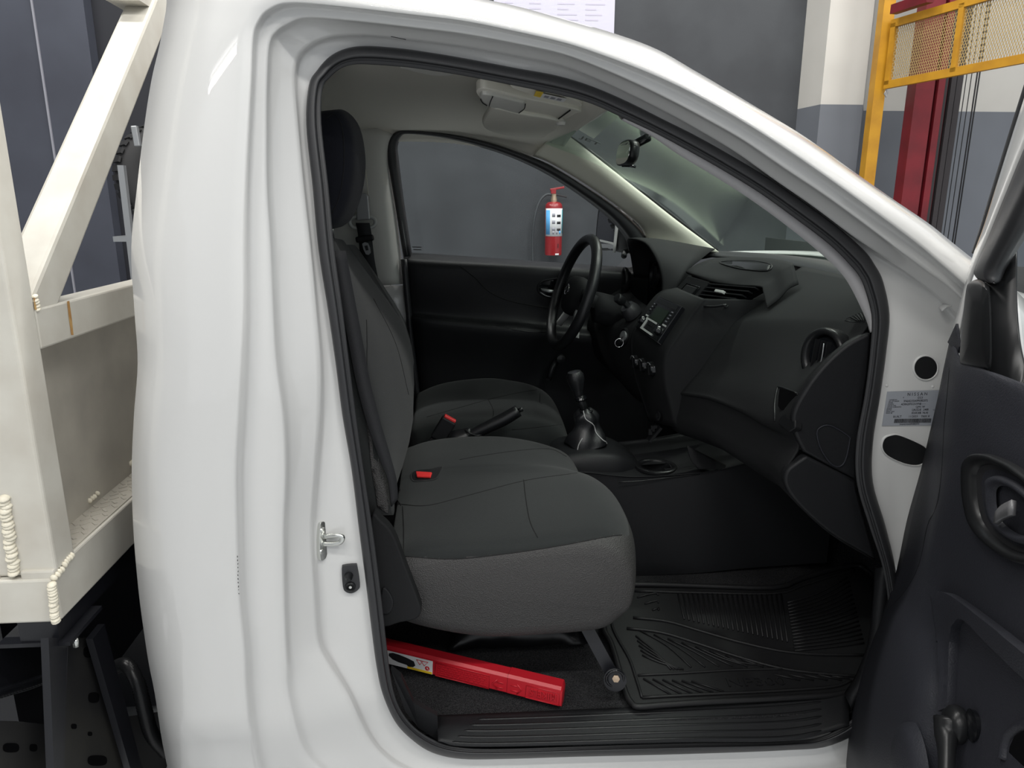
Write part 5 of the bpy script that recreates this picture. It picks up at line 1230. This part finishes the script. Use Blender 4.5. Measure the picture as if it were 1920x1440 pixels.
# identification plate with its lettering
q, n = hit(cab, 1705, 765)
q2 = [atp(x, y, q, n) for x, y in ((1663, 734), (1770, 731), (1760, 797), (1653, 798))]
IP = prism('identification_plate', [p + n * .0008 for p in q2], n * .0008, 'label_silver', TRUCK, label='silver identification plate with black print and barcode')
TL_, TR__, BR_, BL_ = [p + n * .0019 for p in q2]
W_ = (TR__ - TL_).length; H_ = (BL_ - TL_).length
xd = (TR__ - TL_).normalized(); yd = (TL_ - BL_).normalized()
def ip(u, v): return TL_.lerp(TR__, u).lerp(BL_.lerp(BR_, u), v)
def ipt(s, u, v, size, xs=1.0): text('lettering', s, ip(u, v), xd, yd, size * H_, 'print_shade_black', IP, extrude=.0001, xs=xs)
ipt('N I S S A N', .36, .135, .125, .95)
ipt('D23', .55, .225, .085); ipt('A', .29, .20, .05)
ipt('3N6AD35A0PK882072', .31, .315, .088, .82)
ipt('AD8ALBYD23UVNB - - -', .275, .405, .085, .78)
ipt('QM1 W', .54, .49, .085, .9)
ipt('QR25DE   2488', .48, .575, .085, .85); ipt('cc', .85, .57, .06)
ipt('RS5R30B  HL43', .485, .665, .085, .85)
ipt('BUILT', .17, .765, .085, 1.1); ipt('11/2023', .44, .765, .085, .95); ipt('TRIM  K', .66, .765, .08, .9)
for i, s in enumerate(('CHASSIS NO', 'NO. DE CHASSIS', 'MODEL', 'MODELO', 'COLOR TRIM', 'COLOR GUARNICION', 'ENGINE', 'MOTOR', 'TRANS. AXLE', 'TRANS. EJE')):
    ipt(s, .055 - .003 * i, .255 + .043 * i, .042, .95)
random.seed(3); u = .20
bars = []
while u < .84:
    w = random.choice((.004, .006, .009)); bars.append(prism('barcode_bar', [ip(u, .80), ip(u + w, .80), ip(u + w, .92), ip(u, .92)], n * .0002, 'print_shade_black', IP)); u += w + random.choice((.004, .006))
ipt('3N6AD35A0PK882072', .30, .985, .07, .85)
# scratch on the door frame, tape mark
tube('scratch', [hit(cab, 733 + i * 4, 68 + i * .8, .0005)[0] for i in range(8)], .0006, 'print_shade_black', TRUCK, n=5)
for k in range(11):
    y = 1042 + 7 * k; a, _ = hit(cab, 445 + .25 * k + random.uniform(-.6, .6), y, .0003); b, _ = hit(cab, 445 + .25 * k + random.uniform(-.4, .4), y + random.uniform(1, 4), .0003)
    tube('chip_mark', [a, b], .0006, 'print_shade_black', TRUCK, n=5)

# ------------------------------------------------------------------ load bed behind the cab
BE = empty('stake_bed', (-.9, .5, .6), TRUCK, label='cream painted steel stake bed behind the cab')
BX0 = -.75
def bx_(px, py, x=BX0): return atx(px, py, x)
zt = 2.6
c_ = bx_(45, 500); pe = bx_(66, 560)
ye = bx_(10, 513).y; y1 = bx_(54, 505).y
zc0 = bx_(95, 1090).z
box('corner_post', (BX0 - .11, ye, zc0), (BX0, y1, zt), 'bed_paint', BE, bevel=.006, seg=3)
# crossbar, running inboard
zt_, zb_ = bx_(127, 564).z, bx_(82, 654).z
box('cross_rail', (BX0 - .055, y1 - .002, zb_), (BX0, 1.5, zt_), 'bed_paint', BE, bevel=.004)
# diagonal brace
a1, a2 = bx_(102, 530), bx_(316, -5)
dirb = (a2 - a1).normalized(); a2 = a1 + dirb * 1.2
bar('diagonal_brace', a1 - dirb * .12 - V((.037, 0, 0)), a2 - V((.037, 0, 0)), .07, .075, 'bed_paint', BE, up=(0, -dirb.z, dirb.y), bevel=.008)
top = bx_(280, 5)
bar('brace_cap', V((BX0 - .05, top.y - .03, top.z + .012)), V((BX0 - .05, top.y + .9, top.z + .012)), .08, .03, 'bed_paint', BE)
box('front_panel', (BX0 - .075, y1 - .02, bx_(140, 960, BX0 - .07).z - .03), (BX0 - .068, 1.5, zb_ + .01), 'bed_panel', BE)
# bottom rail and tread plate
zr1, zr0 = bx_(133, 1040).z, bx_(112, 1167).z
yb0 = bx_(104, 1090).y
box('bottom_rail', (BX0 - .06, yb0, zr0), (BX0 + .0, 1.5, zr1), 'bed_paint', BE, bevel=.004)
TP = box('tread_plate', (BX0 - .072, yb0 + .03, zr1 - .004), (BX0 - .006, 1.5, zr1 + .003), 'bed_panel', BE)
for i in range(34):
    for j in range(3):
        y = yb0 + .06 + i * .022; x = BX0 - .058 + j * .020 + (.010 if i % 2 else 0)
        if x > BX0 - .012: continue
        s = 1 if (i + j) % 2 else -1
        d1 = V((.7, .7 * s, 0)) * .009
        obox('tread_lug', V((x, y, zr1 + .0032)), d1, V((-d1.y, d1.x, 0)) * .32, V((0, 0, .0012)), 'bed_panel', TP)
box('side_rail', (-2.6, yb0 - .004, zr0 - .002), (BX0 - .004, yb0 + .05, bx_(95, 1092).z), 'bed_paint', BE, bevel=.004)
box('deck_edge', (-2.6, yb0 - .0, bx_(95, 1092).z - .006), (BX0 - .1, yb0 + .05, bx_(95, 1092).z + .002), 'bed_panel', BE)
def weld(name, a, b, r, nb, par, side=V((0, -1, 0))):
    a, b = V(a), V(b); parts = []
    for i in range(nb):
        p = a.lerp(b, i / (nb - 1)) + V((random.uniform(-1, 1), random.uniform(-1, 1), random.uniform(-1, 1))) * r * .18
        d = (b - a).normalized()
        parts.append(latheg([(r * .3, -r * .5), (r * .9, -r * .2), (r, .1 * r), (r * .6, r * .45), (r * .15, r * .55)], p, d + side * -.5, 10))
    return join(name, parts, 'weld', par)
weld('weld_bead', bx_(97, 1096) + V((0, 0, 0)), bx_(104, 1165), .0085, 14, BE)
weld('weld_bead', bx_(102, 1083), bx_(134, 1040), .007, 9, BE)
weld('weld_bead', at(8, 935, ye - .002), at(27, 1072, ye - .002), .0105, 20, BE)
weld('weld_bead', bx_(66, 556), bx_(70, 580), .006, 5, BE)
weld('weld_bead', bx_(244, 870, BX0 - .068), bx_(248, 866, BX0 - .068), .007, 3, BE)
weld('weld_bead', bx_(168, 940, BX0 - .066), bx_(182, 926, BX0 - .066), .006, 4, BE)
prism('rust_streak', [bx_(*q) + V((.0006, 0, 0)) for q in ((125, 565), (129, 564), (134, 600), (137, 628), (133, 628), (129, 600))], (.0004, 0, 0), 'rust', BE)
prism('rust_streak', [bx_(*q) + V((.0008, 0, 0)) for q in ((62, 558), (72, 560), (70, 582), (64, 580))], (.0004, 0, 0), 'rust', BE)
# ------------------------------------------------------------------ chassis under the bed
CH = empty('chassis_frame', (-.9, .4, 0), TRUCK, label='black steel chassis frame and bed support below the bed')
BY = bx_(120, 1185).y
xm = BX0 - .03
box('cross_member', (BX0 - .08, BY - .0, bx_(130, 1192).z), (BX0 - .01, 1.5, zr0), 'black_metal', CH)
cz = bx_(130, 1193).z
box('support_cap', (BX0 - .12, BY - .005, cz - .008), (BX0 + .01, BY + .12, cz), 'black_metal', CH)
def leg(name, l0, r0, l1, r1, x, th=.05):
    P = [bx_(*l0, x), bx_(*r0, x), bx_(*r1, x), bx_(*l1, x)]
    return prism(name, P, (-th, 0, 0), 'black_metal', CH)
leg('support_leg', (91, 1196), (127, 1196), (102, 1460), (120, 1460), BX0 - .01, .014)
leg('support_leg', (174, 1198), (196, 1170), (250, 1460), (272, 1460), BX0 - .01, .014)
leg('leg_flange', (128, 1196), (140, 1196), (120, 1460), (126, 1460), BX0 - .045, .004)
tube('cap_bolt', [bx_(141, 1196), bx_(143, 1212)], .006, 'zinc', CH)
FW = prism('support_web', [bx_(*q, BX0 - .04) for q in ((128, 1196), (176, 1196), (262, 1470), (118, 1470))], (-.004, 0, 0), 'black_dusty', CH)
def hole(o, x, y, rx, ry=None):
    ry = ry or rx
    patch('frame_hole_shade', o, [(x + rx * math.copysign(abs(math.cos(a)) ** .7, math.cos(a)), y + ry * math.copysign(abs(math.sin(a)) ** .7, math.sin(a))) for a in [i * math.pi / 10 for i in range(20)]], .0008, 'recess_shade', CH, lift=.0004)  # flat patch, no hole cut; the shade inside is painted on
FR = prism('frame_rail', [bx_(*q, BX0 - .10) for q in ((-60, 1350), (30, 1352), (120, 1362), (330, 1330), (330, 1560), (-60, 1560))], (-.01, 0, 0), 'black_dusty', CH)
for a in ((20, 1402, 15, 9), (62, 1402, 7)): hole(FR, *a)
for a in ((166, 1223, 10), (175, 1308, 10), (182, 1426, 18, 10), (138, 1362, 5), (168, 1376, 4), (220, 1361, 4)): hole(FW, *a)
prism('frame_rail', [bx_(*q, BX0 - .16) for q in ((-60, 1205), (90, 1200), (95, 1265), (-60, 1310))], (-.02, 0, 0), 'black_metal', CH)
box('under_floor', (-2.4, .15, .30), (BX0 - .22, 1.6, .74), 'black_metal', CH)
box('frame_back', (-2.4, .75, .02), (-.55, .80, .90), 'black_metal', CH)
tube('wiring_conduit', [bx_(*q, BX0 - .10) for q in ((-20, 1308), (20, 1296), (60, 1284), (95, 1270))], .008, 'plastic_smooth', CH, k=4)
hz_ = cr([bx_(x, y, BX0 + o_) for x, y, o_ in ((190, 1275, -.09), (216, 1252, -.07), (238, 1248, -.03), (258, 1280, .0), (271, 1330, .01), (284, 1375, .01), (312, 1410, .01))], 9)
hp_ = [.0145 + (.0022 if i % 2 else 0) for i in range(len(cr(hz_, 2)))]
tube('corrugated_hose', cr(hz_, 2), hp_, 'plastic_smooth', CH, n=14)
cpts = cr([bx_(*q, BX0 - .09) for q in ((-20, 1306), (20, 1293), (60, 1281), (93, 1268))], 14)
tube('conduit_rings', cpts, [.0085 + (.0016 if i % 2 else 0) for i in range(len(cpts))], 'plastic_gloss', CH, n=10)
box('wheel_well', (-.60, .30, .05), (-.30, 1.5, .36), 'black_metal', CH)
# cab underside closing the view
box('cab_floor_pan', (-.585, .17, .30), (1.2, 1.58, .345), 'black_metal', CH)

# ------------------------------------------------------------------ fender and wheels, mostly hidden by the door
surf('front_fender', [[V((x, y, z - .05 * max(0, x - 1.2))) for x in (1.0, 1.15, 1.4, 1.7, 1.95)] for y, z in ((.16, 1.325), (.09, 1.32), (.045, 1.29), (.02, 1.15), (.01, .95), (.03, .60))], 'white_paint', TRUCK, nu=2, nv=2, solid=.003)
for wx in (1.48, -1.75):
    for wy_ in (.16, 1.54):
        w_ = empty('wheel', (wx, wy_, 0), TRUCK)
        tv, tf = torus_g(V((wx, wy_, .352)), (0, 1, 0), .26, .09, .105); mesh('tyre', tv, tf, 'tyre', w_)
        lathe('rim', [(0.001, -.05), (.09, -.05), (.16, -.02), (.19, -.09), (.195, .09), (0.001, .09)], V((wx, wy_, .352)), (0, 1, 0), 'metal_grey', w_)

# ================================================================== LOOSE THINGS IN THE CAB
# floor mat
FM = empty('floor_mat', (.65, .4, .40), label='black ribbed rubber floor mat in the passenger footwell', category='floor mat')
mat_out = c2([(1186, 1320), (1174, 1300), (1160, 1250), (1146, 1205), (1132, 1172), (1150, 1100), (1190, 1096), (1300, 1098), (1450, 1102), (1500, 1086), (1560, 1068), (1606, 1060), (1625, 1070), (1642, 1092), (1636, 1180), (1622, 1250), (1604, 1288), (1570, 1302), (1480, 1308), (1330, 1316), (1240, 1322), (1200, 1325)], 3, True)
def zmat(Y): return .372 + max(0, (Y - .20)) * .20
def atm(px, py, lift=0.0):
    Y = .4
    for _ in range(12):
        d = ray(px, py); z = zmat(Y) + lift; p = CAM + d * ((z - CAM.z) / d.z); Y = .5 * Y + .5 * p.y
    return p
FMB = prism('mat_body', [atm(x, y, .004) for x, y in mat_out], (0, 0, -.003), 'mat_rubber', FM)
tube('mat_rim', [atm(x, y, .010) for x, y in mat_out], .0075, 'mat_rubber', FM, closed=True, n=8)
def mline(name, lst, r=.003, k=4, lift=.006): tube(name, [atm(x, y, lift) for x, y in c2(lst, k)], r, 'mat_rubber', FM, n=6)
mline('mat_rim_inner', [(1204, 1308), (1192, 1270), (1180, 1235), (1150, 1180), (1145, 1140)], .004)
mline('mat_rim_inner', [(1204, 1308), (1300, 1303), (1450, 1296), (1560, 1288), (1596, 1276)], .004)
mline('mat_rim_inner', [(1190, 1108), (1300, 1111), (1452, 1113), (1505, 1098), (1562, 1080), (1602, 1070)], .004)
mline('mat_band', [(1187, 1158), (1250, 1165), (1310, 1182), (1380, 1202), (1460, 1220), (1530, 1227), (1620, 1228)], .004)
mline('mat_band', [(1175, 1178), (1240, 1186), (1310, 1207), (1380, 1230), (1460, 1252), (1530, 1262), (1605, 1268)], .004)
mline('mat_band', [(1196, 1266), (1280, 1262), (1380, 1256), (1480, 1254)], .003)
for i in range(22):
    x = 1283 + 9.2 * i
    yb = 1158 + (x - 1283) * .22 + 3
    mline('mat_rib', [(x - 12, 1113 + .0 * i), (x, yb)], .0026, 1)
for i in range(3):
    mline('mat_rib', [(1195 + 14 * i, 1120 + 12 * i), (1228 + 4 * i, 1112 + 14 * i), (1234, 1116 + 14 * i)], .0026, 2)
for i in range(16):
    mline('mat_rib', [(1476 + 3 * i * .3, 1130 + 6 * i), (1530 + i * 2, 1114 + 6.6 * i), (1590 + 2 * i, 1082 + 8.2 * i)], .0026, 3)
for i in range(9):
    mline('mat_rib', [(1200 + 26 * i, 1182 + 7.5 * i), (1250 + 26 * i, 1210 + 6 * i), (1296 + 26 * i, 1251 - .8 * i)] if i < 6 else [(1360 + 30 * (i - 6), 1228 + 8 * (i - 6)), (1402 + 30 * (i - 6), 1250)], .0024, 3)
for i in range(8):
    mline('mat_rib', [(1192 + 3 * i, 1192 + 9 * i), (1225 + 3 * i, 1218 + 6 * i), (1258 + 6 * i, 1255)], .0024, 3) if i < 5 else None
for i in range(6):
    mline('mat_rib', [(1206 + 18 * i, 1272 + 1 * i), (1258 + 20 * i, 1302 - i)], .0024, 1)
for i in range(5):
    mline('mat_rib', [(1450 + 28 * i, 1264 + .3 * i), (1500 + 26 * i, 1275)] if i < 4 else [(1560, 1268), (1592, 1272)], .0024, 1)
tp = atm(1364, 1288, .0045); td = (atm(1470, 1285, .0045) - tp).normalized(); tu = (atm(1366, 1262, .0045) - tp).normalized()
text('lettering', 'NP300', tp, td, tu, .036, 'mat_rubber', FM, extrude=.003, xs=1.5)
# red warning triangle case
RC = empty('triangle_case', atz(890, 1290, .39), label='red plastic warning triangle case lying under the seat', category='case')
c0 = atz(1052, 1328, .378); c1 = atz(640, 1226, .41)
cd = (c1 - c0).normalized(); cl = 0.56
cu_ = V((0, 0, 1)); cs2 = cd.cross(cu_).normalized()
if cs2.y > 0: cs2 = -cs2          # towards the door
cup = cs2.cross(cd).normalized()
if cup.z < 0: cup = -cup
hgt, wid = .054, .040
def cp(s, w, h_): return c0 + cd * s - cs2 * w + cup * h_
# fit height so that the top edge of the near face meets the photograph
def rsec(s, w, h_, r=.006):
    return [cp(s, r, 0), cp(s, 0, r), cp(s, 0, h_ - r), cp(s, r, h_), cp(s, w - r, h_), cp(s, w, h_ - r), cp(s, w, r), cp(s, w - r, 0)]
capL = .135
cap_ = loft('case_cap', [rsec(.0, wid - .006, hgt - .006), rsec(.004, wid, hgt), rsec(capL, wid, hgt)], 'red_case', RC, autosmooth=40)
loft('case_body', [[p + cs2 * -.001 for p in rsec(capL + .0008, wid - .002, hgt - .001)], [p + cs2 * -.001 for p in rsec(cl, wid - .002, hgt - .001)]], 'red_case', RC, autosmooth=40)
def cframe(name, s0, s1, h0, h1, r=.0012):
    tube(name, [cp(s0, -.0003, h0), cp(s1, -.0003, h0), cp(s1, -.0003, h1), cp(s0, -.0003, h1)], r, 'red_case', RC, closed=True, n=6)
cframe('case_frame', .006, .088, .006, .040); cframe('case_frame', .180, .320, .005, .042)
text('lettering', 'MIKELS', cp(.012, -.0002, .034), cd, -cup, .026, 'red_case', RC, extrude=.003, xs=.82, off=.0004)
for k, (s0, sgn) in enumerate(((.098, 1), (.172, -1))):
    tube('arrow_relief', [cp(s0 + .012 * sgn, -.0003, .036), cp(s0, -.0003, .023), cp(s0 + .012 * sgn, -.0003, .010)], .0014, 'red_case', RC, n=6)
    tube('arrow_relief', [cp(s0 + .010 * sgn, -.0003, .030), cp(s0 + .028 * sgn, -.0003, .030)], .0012, 'red_case', RC, n=6)
    tube('arrow_relief', [cp(s0 + .010 * sgn, -.0003, .016), cp(s0 + .028 * sgn, -.0003, .016)], .0012, 'red_case', RC, n=6)
random.seed(5)
for k in range(5):
    s = .186
    while s < .312:
        w = random.uniform(.004, .011)
        bar('relief_print', cp(s, -.0003, .012 + .006 * k), cp(min(s + w, .314), -.0003, .012 + .006 * k), .0016, .0028, 'red_case', RC); s += w + .0025
SK = prism('case_sticker', [cp(.328, -.0006, .006), cp(.452, -.0006, .006), cp(.452, -.0006, .044), cp(.328, -.0006, .044)], cs2 * .0004, 'sticker_white', RC)
def sq(name, s0, s1, h0, h1, mat, d=.0012): return prism(name, [cp(s0, -d, h0), cp(s1, -d, h0), cp(s1, -d, h1), cp(s0, -d, h1)], cs2 * .0003, mat, SK)
sq('sticker_stripe', .329, .396, .0065, .0125, 'sticker_yellow')
car = [(.374, .020), (.380, .014), (.392, .012), (.398, .016), (.420, .018), (.436, .022), (.447, .030), (.446, .037), (.436, .041), (.418, .040), (.396, .036), (.378, .031)]
prism('car_picture', [cp(s, -.0012, h_) for s, h_ in car], cs2 * .0003, 'print_shade_black', SK)
for cx_, r_ in ((.362, .009), (.350, .010)):
    tube('triangle_mark', [cp(cx_ - r_, -.0014, .038), cp(cx_ + r_, -.0014, .038), cp(cx_, -.0014, .026)], .0011, 'print_red', SK, closed=True, n=5)
lathe('round_mark', [(0.001, .0003), (.0062, .0003), (.0062, 0), (0.001, 0)], cp(.342, -.0011, .020), cs2, 'print_red', SK, n=20)
tube('round_mark_line', [cp(.339, -.0018, .017), cp(.342, -.0018, .023), cp(.345, -.0018, .018)], .0008, 'sticker_white', SK, n=5)
# crumpled black bag at the back under the seat
BG = []
for i in range(11):
    X = -.05 + .36 * i / 10; row = []
    for j in range(8):
        Y = .40 + .20 * j / 7; e = math.sin(math.pi * i / 10) ** .5 * math.sin(math.pi * j / 7) ** .5
        row.append(V((X + random.uniform(-.006, .006), Y + random.uniform(-.006, .006), .414 + .2 * (Y - .4) + .075 * e + random.uniform(-.008, .012) * e)))
    BG.append(row)
surf('plastic_bag', BG, 'bag_black', None, nu=2, nv=2, solid=.003, label='crumpled black plastic bag on the carpet under the bench seat', category='bag')
